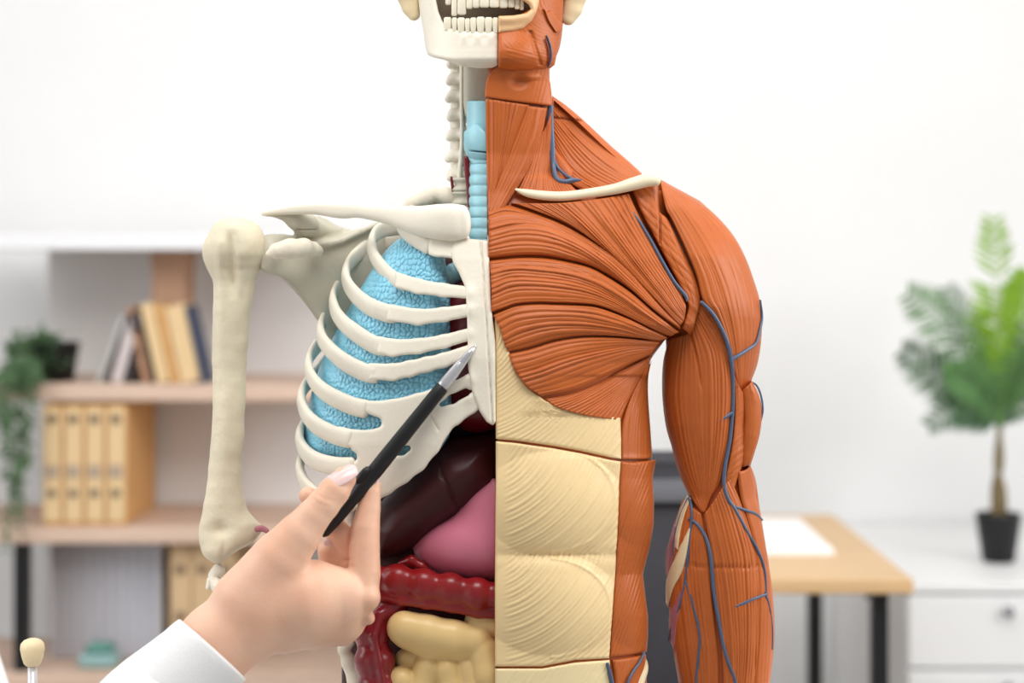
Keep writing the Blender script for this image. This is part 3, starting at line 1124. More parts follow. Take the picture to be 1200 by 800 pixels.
def half_loft(name, ys, xl, xr, cf, cb, m, parent, p=2.4, n=44, inset=5):
    """solid half body: flat cut face at xl, front depth cf, back depth cb"""
    V = []
    for y in ys:
        a, b, f, k = xl(y), xr(y), cf(y), cb(y)
        for t in np.linspace(0, 1, n):
            th = t * np.pi
            # superellipse from front (x=a) around the right side to the back
            s, c_ = math.sin(th), math.cos(th)
            e = 2 / p
            X = a + (b - a) * abs(s) ** e
            Dd = (f if c_ > 0 else k) * abs(c_) ** 0.95 * (1 if c_ > 0 else -1)
            V.append((X, y, Dd))
    V = np.array(V)
    N = len(ys)
    idx = np.arange(N * n).reshape(N, n)
    F = []
    for j in range(N - 1):
        for i in range(n):
            k = (i + 1) % n
            F.append((idx[j, i], idx[j, k], idx[j + 1, k], idx[j + 1, i]))
    F.append(tuple(idx[0][::-1]))
    F.append(tuple(idx[-1]))
    return mk(name, W(V[:, 0], V[:, 1], V[:, 2]), F, m, parent)


half_loft('muscle_body', ys, lambda y: np.interp(y, [206, 300, 340, 520, 960], [571.5, 572.5, 578, 583, 583]),
          lambda y: float(np.interp(y, [206, 216, 300, 372, 390, 400, 420, 440], [740, 786, 798, 794, 786, 778, 763, 758]) if y < 440 else silR(y) - 2),
          lambda y: chestC(y) - 4, lambda y: np.interp(y, [206, 300, 500, 900], [50, 88, 90, 80]), MUSCLE_D, T)
half_loft('neck_muscle_base', np.arange(60, 240, 5.0), lambda y: 571.5, lambda y: 644, lambda y: float(NF(572, y)) - 4, lambda y: 48, MUSCLE_D, T)

# --- sheets of muscle over the chest
F_clav = [
    [(737, 227), (746, 247), (761, 277), (778, 308), (795, 338), (804, 358)],
    [(715, 231), (735, 262), (757, 297), (780, 332), (796, 358), (803, 369)],
    [(685, 235), (712, 268), (740, 303), (767, 337), (788, 363), (801, 376)],
    [(650, 238), (678, 260), (710, 290), (742, 322), (772, 354), (798, 380)],
    [(599, 238), (632, 249), (664, 262), (697, 283), (730, 306), (759, 339), (777, 361), (796, 382)]]
fibre('pectoral_clavicular_muscle', F_clav, BF, MUSCLE, T, bulge=8, roll=4, rw=6, off=2, seed=3, big=(16, 26, 2.2))
SEAM = [(572, 303), (592, 301), (614, 299.5), (640, 300.2), (665, 304.5), (692, 311.5), (716, 324), (740, 340), (765, 362), (790, 381), (797, 386)]
F_up = [
    [(572, 246), (588, 240), (604, 242), (632, 251), (661, 263), (695, 282), (729, 304), (758, 338), (776, 360), (796, 380)],
    [(573, 270), (605, 263), (640, 266), (680, 283), (715, 307), (745, 335), (772, 362), (797, 383)],
    [(573, 287), (605, 280), (640, 282), (675, 293), (710, 314), (740, 339), (768, 364), (797, 385)],
    SEAM]
fibre('pectoral_upper_muscle', F_up, BF, MUSCLE, T, bulge=9, roll=5, rw=6, off=2, seed=11, big=(15, 22, 2.0), med=(4.5, 8, 2.8))
FOLD1 = [(576, 366), (590, 361), (605, 356), (628, 354), (650, 354.5), (686, 356), (706, 359.5), (735, 371), (762, 384), (785, 394)]
F_c = [
    [(574, 305.5), (592, 303.5), (614, 302), (640, 302.8), (665, 307), (692, 314), (716, 327), (740, 343), (764, 364), (789, 384), (796, 389)],
    [(575, 323), (600, 316), (630, 317), (665, 322), (695, 332), (725, 349), (755, 369), (791, 391)],
    [(576, 345), (600, 335), (630, 334), (665, 338), (695, 345), (725, 358), (755, 375), (788, 393)],
    FOLD1]
fibre('pectoral_sternal_muscle', F_c, BF, MUSCLE, T, bulge=6, roll=2.5, rw=4, off=2, seed=21, med=(4.5, 8, 2.9))
F_d = [
    [(578, 369), (592, 363), (606, 358.5), (628, 356.5), (650, 357), (686, 358.5), (706, 362), (735, 373), (762, 386), (783, 396)],
    [(586, 385), (606, 375), (640, 371), (680, 371), (720, 378), (750, 388), (779, 397)],
    [(590, 399), (612, 389), (645, 382), (685, 381), (725, 386), (752, 393), (777, 398)],
    [(596, 412), (620, 407), (650, 398), (680, 393.5), (710, 393), (740, 395), (773, 399)]]
fibre('pectoral_sternal_muscle', F_d, BF, MUSCLE, T, bulge=5, roll=2.2, rw=4, off=2, seed=31, med=(5, 8.5, 2.9))
F_e = [
    [(596, 414), (620, 409), (650, 400), (680, 395.5), (710, 395), (740, 397), (773, 401)],
    [(604, 434), (625, 428), (655, 417), (690, 409), (730, 404), (770, 405)],
    [(618, 453), (640, 446), (670, 434), (700, 423), (735, 413), (767, 409)],
    [(634, 464), (660, 460), (682, 453.5), (706, 442), (730, 430), (763, 415)]]
fibre('pectoral_lower_muscle', F_e, BF, MUSCLE, T, bulge=6, roll=2.5, rw=4, off=1.5, seed=41, med=(5, 8.5, 2.8))
F_f = [
    [(636, 466), (660, 462.5), (682, 456), (706, 445), (730, 433), (764, 417)],
    [(652, 477), (675, 468), (700, 455), (730, 438), (762, 420)],
    [(675, 484), (700, 470), (722, 455), (742, 440), (761, 423)],
    [(700, 489), (716, 473), (735, 455), (748, 440), (760, 426)],
    [(728, 492), (736, 472), (746, 452), (753, 440), (759, 429)]]
fibre('serratus_muscle', F_f, BF, MUSCLE, T, bulge=5, roll=5, rw=7, off=-1, seed=51, med=(4, 6.5, 2.4), big=None)
F_g = [
    [(758, 427), (745, 452), (733, 480), (728, 505), (728, 538)],
    [(760, 427), (752, 455), (746, 485), (744, 510), (744, 538)],
    [(762, 426), (757, 450), (757, 480), (759, 510), (759, 537)],
    [(764, 421), (760, 440), (759.5, 464), (762, 500), (764.5, 535)]]
fibre('flank_muscle', F_g, BF, MUSCLE, T, bulge=2, roll=4, rw=4, off=-1, seed=61, med=(2.6, 4.0, 2.0), big=(9, 14, .8), th=14)

# --- pale sheath of the belly
n_a = Noise(7, 8, .05)


def sheath_top(x, y):
    ph = np.hypot(x - 540, y - 380) + 2.5 * n_a(x, y)
    return 1.5 * Cords(-10, 400, 3.6, 6.2, 5)(ph)


rows('upper_belly_sheath', [372, 380, 396, 413, 437, 455, 470, 481, 489, 516, 528, 540],
     [580, 580, 581, 581, 581, 581, 581, 581, 581, 581, 581, 581],
     [584, 588, 592, 597, 606, 620, 640, 668, 727, 728, 728, 728], BF, SHEATH, T, relief=sheath_top, off=2, roll=3, rw=4,
     bot=lambda x: np.interp(x, [580, 605, 650, 680, 716, 730], [514, 516, 522.5, 528, 536, 538]))


def blob(x, y, cx, cy, rx, ry, p=2.0):
    q = ((x - cx) / rx) ** 2 + ((y - cy) / ry) ** 2
    return np.clip(1 - q, 0, 1) ** p


n_b = Noise(9, 8, .05)
CB = Cords(-50, 400, 3.8, 6.4, 6)


def sheath_low(x, y):
    up = y < 648
    r = np.where(up, np.hypot(x - 560, y - 498), np.hypot(x - 562, y - 612)) + 2.2 * n_b(x, y)
    edge = np.clip((x - 590) / 10, 0, 1)
    g = 2.1 * CB(r) * edge
    # raised bellies with a thin rim
    e1 = ((x - 640) / 82) ** 2 + ((y - 585) / 62) ** 2
    e2 = ((x - 640) / 76) ** 2 + ((y - 712) / 58) ** 2
    rim = 1.2 * np.exp(-((np.sqrt(e1) - 1) * 34) ** 2) * (x > 645) + 1.2 * np.exp(-((np.sqrt(e2) - 1) * 34) ** 2) * (x > 645)
    groove = -1.2 * np.exp(-((y - 650 + 0.0 * x) / 2.0) ** 2) * np.exp(-((x - 650) / 55) ** 4) + -2.5 * np.exp(-((y - 650) / 8.0) ** 2)
    return g + rim + groove + 13 * blob(x, y, 648, 590, 85, 62, 1.0) + 12 * blob(x, y, 645, 708, 82, 60, 1.0)


rows('belly_sheath', [510, 540, 560, 620, 680, 770, 790], [581, 581, 581, 580.5, 580, 580, 580], [728, 727.5, 726.5, 724, 720.5, 714, 713],
     BF, SHEATH, T, relief=sheath_low, off=2, roll=2.5, rw=3,
     top=lambda x: np.interp(x, [580, 605, 650, 680, 716, 730], [516.5, 519, 525.5, 531, 539, 541]),
     bot=lambda x: np.interp(x, [580, 635, 674, 713, 730], [780.5, 780.5, 773, 771, 770]))


def sheath_bot(x, y):
    return 1.3 * Cords(-800, 1400, 3.8, 6, 15)(y * .62 + x * .78 + 2 * n_b(x, y))


rows('lower_belly_sheath', [765, 800, 902], [580, 580, 581], [713.5, 717, 724], BF, mat('lower_sheath_plastic', (240, 220, 172), 0.42, 0.45, 0.04, 12), T,
     relief=sheath_bot, off=2, roll=2.5, rw=3, res=1.6, top=lambda x: np.interp(x, [580, 635, 674, 713, 730], [783, 783, 776, 773, 773]))


def obl(x, y):
    ph = x * .88 + y * .30 + 2 * n_a(x, y)
    w = 5 * blob(x, y, 752, 590, 40, 50, 1) + 5 * blob(x, y, 748, 715, 40, 45, 1)
    return 2.0 * Cords(0, 1400, 2.8, 4.4, 8)(ph) + w


rows('oblique_muscle', [532, 540, 560, 590, 615, 638, 660, 673, 695, 722, 745, 764, 790],
     [728, 727.5, 726.5, 725, 724, 722.8, 721.5, 721, 719.5, 717.5, 716, 715, 714],
     [769, 768.5, 765, 766.5, 766, 762, 756.5, 753.5, 756, 759.5, 759.5, 758, 758], BF, MUSCLE, T, relief=obl, off=1.5, roll=4, rw=4, th=16, res=1.1,
     top=lambda x: np.interp(x, [716, 740, 769], [539, 541, 538.5]), bot=lambda x: np.interp(x, [712, 740, 760], [771, 767, 763]))
rows('lower_oblique_muscle', [760, 790, 902], [715, 720, 726], [757, 757, 765], BF, MUSCLE, T, relief=obl, off=1.5, roll=4, rw=4, th=16, res=1.4,
     top=lambda x: np.interp(x, [712, 740, 760], [773.5, 769.5, 766]))
tube('hip_tendon', [(753, 768, 22, 3, 3), (754, 782, 34, 6, 4), (748, 797, 44, 8, 4), (742, 815, 50, 9, 4), (735, 840, 54, 9, 4)], TENDON, T)


def vein(pts, dfn, r=2.6, lift=1.6, m=None, name='vein', parent=None):
    p_sc = .82
    P = [(p[0], p[1], float(dfn(np.array(float(p[0])), np.array(float(p[1])))) + lift + (p[3] if len(p) > 3 else 0), (p[2] if len(p) > 2 else r) * p_sc, (p[2] if len(p) > 2 else r) * p_sc) for p in pts]
    V, F = tubeVF(P, ns=10, nl=max(8, int(len(pts) * 7)))
    return V, F


def veins(name, lst, dfn, r, lift, parent=T, m=None):
    V, F = join([vein(p, dfn, r, lift) for p in lst])
    return mk(name, V, F, m or VEIN, parent)


veins('groin_vein', [[(712, 778, 2.6), (715, 790, 3.2), (718, 806, 3.4), (720, 840, 3)]], BF, 3, 4)
veins('groin_vein', [[(755, 764, 1.6), (750, 775, 2), (742, 787, 2), (735, 802, 2), (730, 830, 2)]], BF, 2, 5)

# --- collar bone strip on the muscle side, with the muscle beneath its end
cl = [(605, 222, 1.5), (617, 226, 4.5), (636, 229, 5.6), (660, 230, 5.8), (690, 226.5, 5.8), (720, 221.5, 6.3), (740, 216, 7.5), (757, 211.5, 7.8), (768, 211.5, 6.5)]
tube('collar_bone_strip', [(x, y, float(BF(np.array(float(min(x, 765))), np.array(228.0))) + 5 + (x - 605) * .02, r, r) for x, y, r in cl], CLAV, T, label='cream collar bone')
F_dp = [
    [(740, 222), (752, 250), (768, 280), (788, 318), (803, 348), (806, 362), (799, 384)],
    [(752, 216), (762, 246), (776, 275), (794, 312), (808, 340), (812, 360), (804, 388)],
    [(762, 212), (770, 244), (782, 270), (800, 305), (814, 334), (817, 358), (808, 392)],
    [(771, 211), (773, 246), (783, 258), (801, 295), (815, 325), (821.5, 350), (816, 373), (809.5, 397)]]


def dp_rel(x, y):
    return 1.3 * Cords(-900, 900, 5, 8, 3)(y * .74 - x * .68) - 4.5 * np.exp(-((x - 773.5) / 1.3) ** 2) * (y < 287)


fibre('shoulder_muscle', F_dp, BF, MUSCLE, T, med=None, big=None, relief=dp_rel, bulge=4, roll=4, rw=4, off=-3, du=.8, dv=2, seed=71, th=12, fine=.1)
veins('shoulder_vein', [[(741, 248, 1.2), (751, 262, 2.2), (764, 284, 2.3), (776, 306, 2.4), (790, 330, 2.6), (803, 346, 2.8), (805, 352, 1.8)]], BF, 2.2, 4)

# --- neck muscles
F_n1 = [
    [(569, 116), (569.5, 160), (570.5, 200), (573, 252)],
    [(580, 117), (580, 160), (579, 200), (574, 250)],
    [(592, 119), (589, 160), (584, 200), (576, 244)],
    [(606, 121), (598, 155), (590, 190), (579, 232)],
    [(620, 123), (610, 150), (600, 180), (584, 225)]]


def mixN(x, y):
    w = np.clip((y - 170) / 76, 0, 1)
    w = w * w * (3 - 2 * w)
    return NF(x, y) * (1 - w) + BF(x, y) * w


fibre('strap_muscle', F_n1, mixN, MUSCLE, T, off=1, bulge=1, roll=1, rw=2, seed=81, med=(3.4, 5.8, 3.6), big=None)
F_n2 = [
    [(618, 124), (607, 155), (594, 188), (580, 222), (573, 244)],
    [(625, 125), (616, 158), (602, 196), (586, 230), (574, 254)],
    [(633, 126), (627, 160), (614, 195), (596, 228), (576, 262)],
    [(641, 127), (636, 155), (626, 185), (610, 215), (596, 236), (590, 248)]]
fibre('neck_rotator_muscle', F_n2, mixN, MUSCLE, T, off=2.5, bulge=3, roll=2.5, rw=3, seed=91, med=(3.4, 5.8, 3.6), big=None)
F_n3 = [
    [(634, 158), (625, 180), (614, 208), (604, 228)],
    [(639, 150), (634, 180), (629, 205), (624, 230)],
    [(643, 140), (642, 175), (642, 208), (648, 232)],
    [(647, 128), (649, 170), (656, 200), (682, 230)]]
fibre('neck_rotator_muscle', F_n3, lambda x, y: mixN(np.minimum(x, 648), y), MUSCLE, T, off=2, bulge=2, roll=2, rw=3, seed=95, med=(3.4, 5.5, 3.2), big=None)

# trapezius: own depth along its fibres
F_t = [
    [(647, 112, -22), (664, 124, -22), (684, 141, -20), (715, 170, -14), (738, 190, -8), (752, 203, 8)],
    [(647, 122, -12), (663, 139, -11), (682, 158, -8), (708, 180, -2), (732, 199, 8), (750, 211, 26)],
    [(647, 140, -6), (660, 157, -4), (677, 176, 0), (698, 196, 10), (720, 209, 24), (744, 221, 40)],
    [(647, 160, 0), (656, 175, 2), (667, 192, 8), (682, 206, 18), (700, 216, 34), (725, 226, 48)],
    [(647, 185, 6), (652, 197, 10), (661, 209, 20), (674, 219, 34), (688, 226, 44), (700, 231, 52)]]
fibre('trapezius_muscle', F_t, None, MUSCLE, T, off=0, bulge=6, roll=7, rw=7, seed=101, med=(3.6, 6.0, 2.6), big=None, th=26,
      relief=lambda x, y: -4.0 * np.exp(-((y - 137.5 - (x - 648) * .11) / 1.0) ** 2) + 1.5 * (y < 137 + (x - 648) * .11))
F_t2 = [[(648, 168, 10), (655, 180, 12), (664, 190, 14), (672, 200, 18)],
        [(648, 180, 12), (655, 190, 14), (662, 198, 17), (670, 206, 22)],
        [(649, 192, 14), (655, 200, 16), (661, 206, 20), (668, 212, 26)]]
fibre('deep_neck_muscle', F_t2, None, MUSCLE, T, off=0, bulge=3, roll=4, rw=5, seed=111, med=(3, 5, 1.0), big=None, th=16)
half_loft('shoulder_root', np.arange(118, 232, 4.0), lambda y: 640.0, lambda y: float(np.interp(y, [118, 141, 170, 190, 206, 213, 232], [650, 676, 706, 728, 752, 777, 784])),
          lambda y: float(np.interp(y, [118, 160, 200, 232], [-30, -14, 2, 22])), lambda y: 52, MUSCLE_D, T)


def jug(x, y):
    return np.interp(y, [120, 190, 214], [22, 26, 40])


V1 = tubeVF([(645, 124, 24, 3.4, 3), (645, 150, 24, 4.2, 3), (647, 175, 26, 3.6, 3), (648.5, 195, 30, 3.0, 3), (652, 209, 40, 3.2, 3), (661, 213, 44, 3.2, 3), (672, 211, 44, 3, 2.5), (680, 211, 42, 1.2, 1.2)], ns=12)
V2 = tubeVF([(650, 188, 24, 1.6, 1.6), (655, 198, 28, 1.8, 1.8), (664, 206, 38, 1.8, 1.8), (672, 210, 43, 2, 2)], ns=10)
mk('jugular_vein', *join([V1, V2]), VEIN, T)

# --- lower face and throat, muscle side
def throat_rel(x, y):
    return 0.7 * Cords(300, 1200, 4, 7, 9)(x + .25 * y) * np.clip((x - 616) / 12, 0, 1) - 5 * blob(x, y, 608, 95, 16, 12) + 3.5 * blob(x, y, 618, 90, 18, 6)


rows('throat_muscle', [70, 76, 82, 90, 98, 116, 130], [583, 583, 578, 571.5, 569, 568, 568], [644, 644, 643, 643, 645, 647, 648],
     lambda x, y: NF(x, y) + np.interp(y, [70, 80, 95], [2, 2, 0]), MUSCLE, T, relief=throat_rel, off=3, roll=2, rw=3, th=12, res=1.0,
     bot=lambda x: np.interp(x, [568, 600, 648], [114, 118.5, 124.5]))


def face_rel(x, y):
    up = np.hypot(x - 650, y - 0)
    g = 0.7 * Cords(0, 300, 3, 5, 12)(np.where(y > 55, y * .95 - x * .25 + 220, up))
    g = g * np.clip((x - 588) / 8, 0, 1)
    fold = -3.0 * np.exp(-((x - (622 + (y - 40) * .32)) / 2.5) ** 2) * (y > 36) * (y < 76)
    chin = 8 * blob(x, y, 600, 62, 34, 26, 1.0)
    return g + fold + chin


rows('face_muscle', [-45, 0, 8, 14, 20, 26, 34, 76, 84], [628, 627, 625, 616, 604, 590, 584, 584, 584], [664, 660, 659.5, 659.5, 659.5, 658.5, 658.5, 650, 640],
     FFc, MUSCLE, T, relief=face_rel, off=2, roll=3, rw=4, th=14, res=0.9,
     bot=lambda x: np.interp(x, [584, 590, 606, 632, 645, 655, 662], [79, 81, 83, 83, 80, 73, 62]))
F_j = [
    [(637, 10), (642, 24), (650, 36)],
    [(640, 13), (646, 26), (653, 38)],
    [(643, 14), (650, 25), (658, 35)],
    [(645, 12), (653, 22), (659, 28)]]
fibre('cheek_muscle', F_j, lambda x, y: FFc(x, y) + 5, MUSCLE, T, off=0, bulge=2, roll=3, rw=2.5, seed=121, med=(2.2, 3.2, 1.0), big=None, du=.5, dv=1.5, th=10)
veins('facial_vein', [[(641, 42, 1.2), (645, 54, 1.5), (646, 66, 1.5), (643, 78, 1.3)]], FFc, 1.5, 4.0)
veins('facial_artery', [[(639, 46, 1), (642, 56, 1.1), (643.5, 68, 1.1), (642, 76, 1)]], FFc, 1.2, 4.2, m=HEART)

# lips
LB = (572, 645, -34, 50, 0, 86)
g = sdgrid(LB, 0.8)
X2, Y2 = g[0][:, :, 0], g[1][:, :, 0]
lp = polysd(X2, Y2, [(584, 38.5), (600, 37), (613, 33.5), (623, 25), (629, 14), (632, 2), (631, -14), (620, -30), (584, -32)])
hole = polysd(X2, Y2, [(578, -16), (590, -9), (604, -2), (614, 1), (620, 6), (622, 11), (617, 15.5), (602, 18), (578, 19)])
l2 = np.maximum(lp, -hole)
lw = slab(l2[:, :, None], g, FFc(g[0], g[1]) - 2 + 3 * np.exp(-(np.maximum(hole - 4, 0) / 6) ** 2)[:, :, None], 7, 4.5)
sdobj('lips', lw, LB, 0.8, LIP, T, label='tan coloured lips')
del g, lw

# --- the arm on the muscle side
AR = [(222, 770, 790, -22, 8), (236, 762, 822, -18, 26), (264, 758, 844, -14, 46), (305, 762, 872, -10, 58), (352, 772, 888, -10, 58), (396, 779, 888, -8, 56),
      (430, 779, 880, -6, 54), (462, 779, 876, -6, 54), (498, 783, 874, -6, 52), (523, 790, 876, -6, 50), (550, 797, 879, -6, 48), (583, 806, 880, -6, 48),
      (600, 797, 886, -6, 48), (630, 787, 892, -6, 50), (660, 784, 896, -6, 50), (690, 784, 900, -6, 50), (722, 786, 901, -6, 49), (756, 789, 900, -6, 48), (800, 798, 898, -6, 44), (860, 808, 892, -6, 40), (902, 814, 886, -6, 36)]
ARM = np.array(AR, float)
loft('arm_muscle_base', [(a, b + 1, c - 1, d_, e - 3) for a, b, c, d_, e in AR], MUSCLE_D, T, ns=48, step=5)


def AF(x, y):
    L = np.interp(y, ARM[:, 0], ARM[:, 1]) - 3
    R = np.interp(y, ARM[:, 0], ARM[:, 2]) + 6
    c_, h_ = np.interp(y, ARM[:, 0], ARM[:, 3]), np.interp(y, ARM[:, 0], ARM[:, 4])
    t = np.clip((x - (L + R) / 2) / ((R - L) / 2), -.998, .998)
    return c_ + h_ * np.sqrt(1 - np.abs(t) ** 2.2)


DSX = ([211, 240, 256, 290, 322, 352, 400, 470], [771, 778, 785, 801, 814, 822, 840, 862])
DRX = ([209, 220, 231, 245, 264, 283, 305, 330, 352, 371, 399, 425, 455, 475], [772, 790, 811, 831, 850, 864, 875, 884, 891, 894, 892.5, 888, 879, 872])


def DF(x, y):
    xs = np.interp(y, *DSX) - 40
    xr = np.interp(y, *DRX) + 2
    t = np.clip((x - xs) / (xr - xs), 0, .998)
    c_ = np.interp(y, [205, 215, 240, 300, 360, 420, 470], [26, 48, 64, 82, 84, 74, 62])
    return -16 + c_ * np.sqrt(1 - t ** 2.4)


F_del = [
    [(774, 214), (780, 244), (787, 257), (803, 291), (816, 323), (823.5, 352), (836, 367), (848, 392), (856, 420), (866, 457)],
    [(774, 213), (795, 240), (815, 270), (834, 305), (848, 340), (858, 380), (864, 420), (868.5, 459)],
    [(774, 212), (806, 236), (833, 266), (853, 300), (867, 340), (874, 380), (874, 422), (871, 461)],
    [(774, 211), (811, 234), (841, 260), (863, 292), (878, 330), (884, 372), (881, 420), (874, 462)],
    [(774, 210), (790, 219), (811, 230.5), (831, 245), (850, 264), (864, 283), (875, 305), (884, 330), (890.5, 352), (893, 371), (892, 399), (888, 425), (881, 445), (877, 460)]]
fibre('deltoid_muscle', F_del, DF, MUSCLE, T, off=1, bulge=2, roll=3, rw=4, seed=131, med=(4.2, 7.5, 2.7), big=(16, 26, 2.0), th=16, wob=.7)
F_bi = [
    [(784, 396), (777, 425), (776, 462), (780, 498), (787, 523), (794, 550), (809, 583), (822, 600)],
    [(796, 394), (790, 430), (789, 465), (793, 500), (799, 530), (806, 556), (816, 580), (824, 600)],
    [(809, 388), (812, 430), (813, 465), (815, 500), (818, 530), (822, 558), (824, 580), (826, 600)],
    [(817, 370), (836, 405), (841, 435), (842, 468), (841, 500), (838, 530), (835, 556), (831, 580), (827, 599)],
    [(821, 350), (838, 374), (850, 402), (857, 430), (858.5, 457), (856.5, 490), (853.5, 518), (848, 545), (843, 567), (834, 582), (828, 597)]]
crease = lambda x, y: -3.5 * np.exp(-((x - np.interp(y, [395, 410, 430, 455], [810, 815, 819, 822])) / 1.2) ** 2) * np.clip((458 - y) / 12, 0, 1)
fibre('biceps_muscle', F_bi, AF, MUSCLE, T, off=2, bulge=5, roll=4, rw=4, seed=141, med=(4.5, 8, 3.0), big=(14, 24, 1.6), th=16, wob=.7, relief=crease)
F_br = [
    [(859, 434), (861, 470), (859.5, 505), (855, 535), (849, 560), (844, 580)],
    [(865, 450), (868, 480), (867, 512), (861, 540), (855, 562), (850, 580)],
    [(872, 462), (876, 488), (876.5, 512), (872, 538), (866, 556), (858, 580)]]
fibre('outer_arm_muscle', F_br, AF, MUSCLE, T, off=2, bulge=3, roll=3, rw=3, seed=151, med=None, big=None, th=14,
      relief=lambda x, y: 1.6 * Cords(0, 2000, 4.5, 7, 5)(y * .8 + x * .6))
F_tr = [
    [(869, 458), (872, 490), (870, 515), (868, 548)],
    [(878, 450), (884, 482), (884, 515), (877, 545)],
    [(881, 446), (889, 462), (893, 482), (890.5, 508), (885, 528), (879.5, 545)]]
fibre('triceps_muscle', F_tr, lambda x, y: AF(x, y) * 0 + 14 + 18 * np.sqrt(np.clip(1 - ((x - 874) / 21.0) ** 2, 0, 1)), MUSCLE, T, off=-2, bulge=2, roll=5, rw=6, seed=161, med=None, big=None, th=50,
      relief=lambda x, y: 1.2 * Cords(-900, 2000, 5, 8, 5)(y * .9 - x * .4))
SEAMF = ([779, 800, 835, 880, 903], [658, 661.5, 664, 664, 660.5])


def fseam(x, y):
    return -3.2 * np.exp(-((y - np.interp(x, *SEAMF)) / 1.1) ** 2)


F_f1 = [
    [(800, 585), (790, 615), (784, 650), (783, 690), (785, 730), (790, 770), (800, 830), (808, 900)],
    [(806, 590), (800, 620), (796, 655), (796, 690), (800, 730), (806, 770), (814, 830), (820, 900)],
    [(814, 596), (811, 625), (810, 655), (812, 690), (817, 730), (822, 770), (826, 830), (830, 900)],
    [(822, 602), (826, 625), (831, 655), (834, 690), (838, 730), (842, 770), (842, 830), (842, 900)]]
fibre('forearm_flexor_muscle', F_f1, AF, MUSCLE, T, off=2, bulge=3, roll=3, rw=3, seed=171, med=(3.6, 6, 2.5), big=(12, 18, 1.4), th=16, relief=fseam)
F_f2 = [
    [(825, 602), (829, 625), (834, 655), (837, 690), (841, 730), (846, 770), (848, 830), (846, 900)],
    [(836, 588), (842, 615), (850, 655), (855, 690), (859, 730), (862, 770), (860, 830), (856, 900)],
    [(846, 572), (856, 600), (868, 645), (872, 690), (874, 730), (874, 770), (870, 830), (864, 900)],
    [(856, 560), (868, 588), (882, 630), (889, 670), (890, 710), (889, 760), (882, 830), (873, 900)]]


def brel(x, y):
    return fseam(x, y) - 1.8 * np.exp(-((x - 885) / 1.0) ** 2) * (y > 664)


fibre('forearm_muscle', F_f2, AF, MUSCLE, T, off=3, bulge=3, roll=3, rw=3.5, seed=181, med=(3.6, 6, 2.5), big=(13, 20, 1.5), th=16, relief=brel)
F_f3 = [
    [(864, 553), (868, 585), (880, 625), (887, 665), (888, 710), (887, 760), (880, 830), (872, 900)],
    [(874, 550), (882, 585), (890, 625), (896, 665), (899, 710), (898, 760), (892, 830), (882, 900)],
    [(879, 544), (885.5, 562), (889.5, 590), (894, 618), (900, 655), (905, 690), (907.5, 725), (906.5, 765), (901, 810), (896, 850), (886, 900)]]
fibre('forearm_extensor_muscle', F_f3, AF, MUSCLE, T, off=1.5, bulge=3, roll=3, rw=3.5, seed=191, med=(3.6, 6, 2.2), big=None, th=22, relief=fseam)
# pale tendons and pink patch at the inner elbow
def strip(name, guides, m, off, parent=T, label=None):
    return fibre(name, guides, AF, m, parent, med=(3, 5, .5), big=None, fine=0, off=off, bulge=1.5, roll=3, rw=3, th=8, du=.7, dv=2, label=label)


strip('elbow_tendon', [[(805, 580), (797, 598), (791, 618), (790, 640)], [(810, 584), (803, 602), (798, 622), (795, 645)]], TENDON, 5.5)
strip('elbow_tendon', [[(808, 617), (799, 635), (790, 655), (781, 678), (780, 706)], [(809, 622), (806, 645), (800, 670), (789, 690), (783, 712)]], TENDON, 6.5)
strip('pink_elbow_patch', [[(790, 613), (785, 630), (780, 650), (780, 675)], [(794, 622), (792, 640), (789, 655), (784, 672)]], NERVE, 4.5, label='dusky pink patch')
strip('wrist_flexor_strip', [[(797, 688), (790, 705), (784, 722), (784, 745)], [(802, 690), (798, 712), (793, 735), (790, 765)]], NERVE, 4.5, label='dusky pink strip')

AV = 4.6
veins('cephalic_vein', [
    [(822, 354, 2.4), (834, 366, 2.8), (845, 384, 3.0), (853, 404, 3.2), (857, 424, 3.3), (859, 450, 2.6), (858.5, 482, 2.6), (855.5, 515, 2.7), (850, 545, 2.8), (848.5, 567, 3.0), (853, 584, 3.2), (862, 598, 3.0), (875, 622, 2.6), (888, 645, 2.4), (896, 668, 2.0), (898, 700, 1.8)],
    [(856, 422, 3.0), (866, 416, 2.8), (877, 409, 2.4), (886, 402, 2.2), (890, 390, 2.0), (893, 372, 1.8), (891, 352, 1.4)],
    [(857, 484, 2.6), (850, 489, 2.4), (841, 495, 1.4)],
    [(862, 594, 2.4), (875, 598, 2.2), (886, 602, 2.0), (893, 609, 1.6)],
    [(898, 696, 2.2), (884, 701, 2.2), (873, 706, 3.0), (863, 710, 2.4)],
    [(897, 694, 1.6), (902, 712, 1.4), (905, 735, 1.4), (905, 760, 1.4)]],
      lambda x, y: np.maximum(AF(x, y), np.where(y < 470, DF(x, y), -99)), 2.6, AV)
veins('basilic_vein', [
    [(808, 583, 2.6), (811, 600, 2.2), (809, 625, 2), (806, 655, 2.2), (803, 680, 2), (796, 712, 1.8), (786, 738, 1.6), (783, 752, 1.2)],
    [(808, 608, 2.4), (818, 615, 2.4), (828, 632, 2.6), (833, 655, 3.0), (836, 690, 3.0), (842, 725, 2.8), (850, 765, 2.8), (862, 800, 2.8), (868, 840, 2.4)],
    [(804, 682, 2), (813, 712, 2.0), (820, 745, 2.2), (818, 775, 2.2), (816, 800, 2.2), (816, 840, 2)],
    [(806, 585, 2), (797, 605, 1.8), (791, 628, 1.6), (789, 650, 1.4)]],
      AF, 2.4, AV)
veins('side_vein', [[(880, 447, 1.2), (887, 452, 1.5), (892, 464, 1.5), (894, 480, 1.4), (892, 492, 1.1)]], lambda x, y: 12 + 0 * x, 1.4, 4)

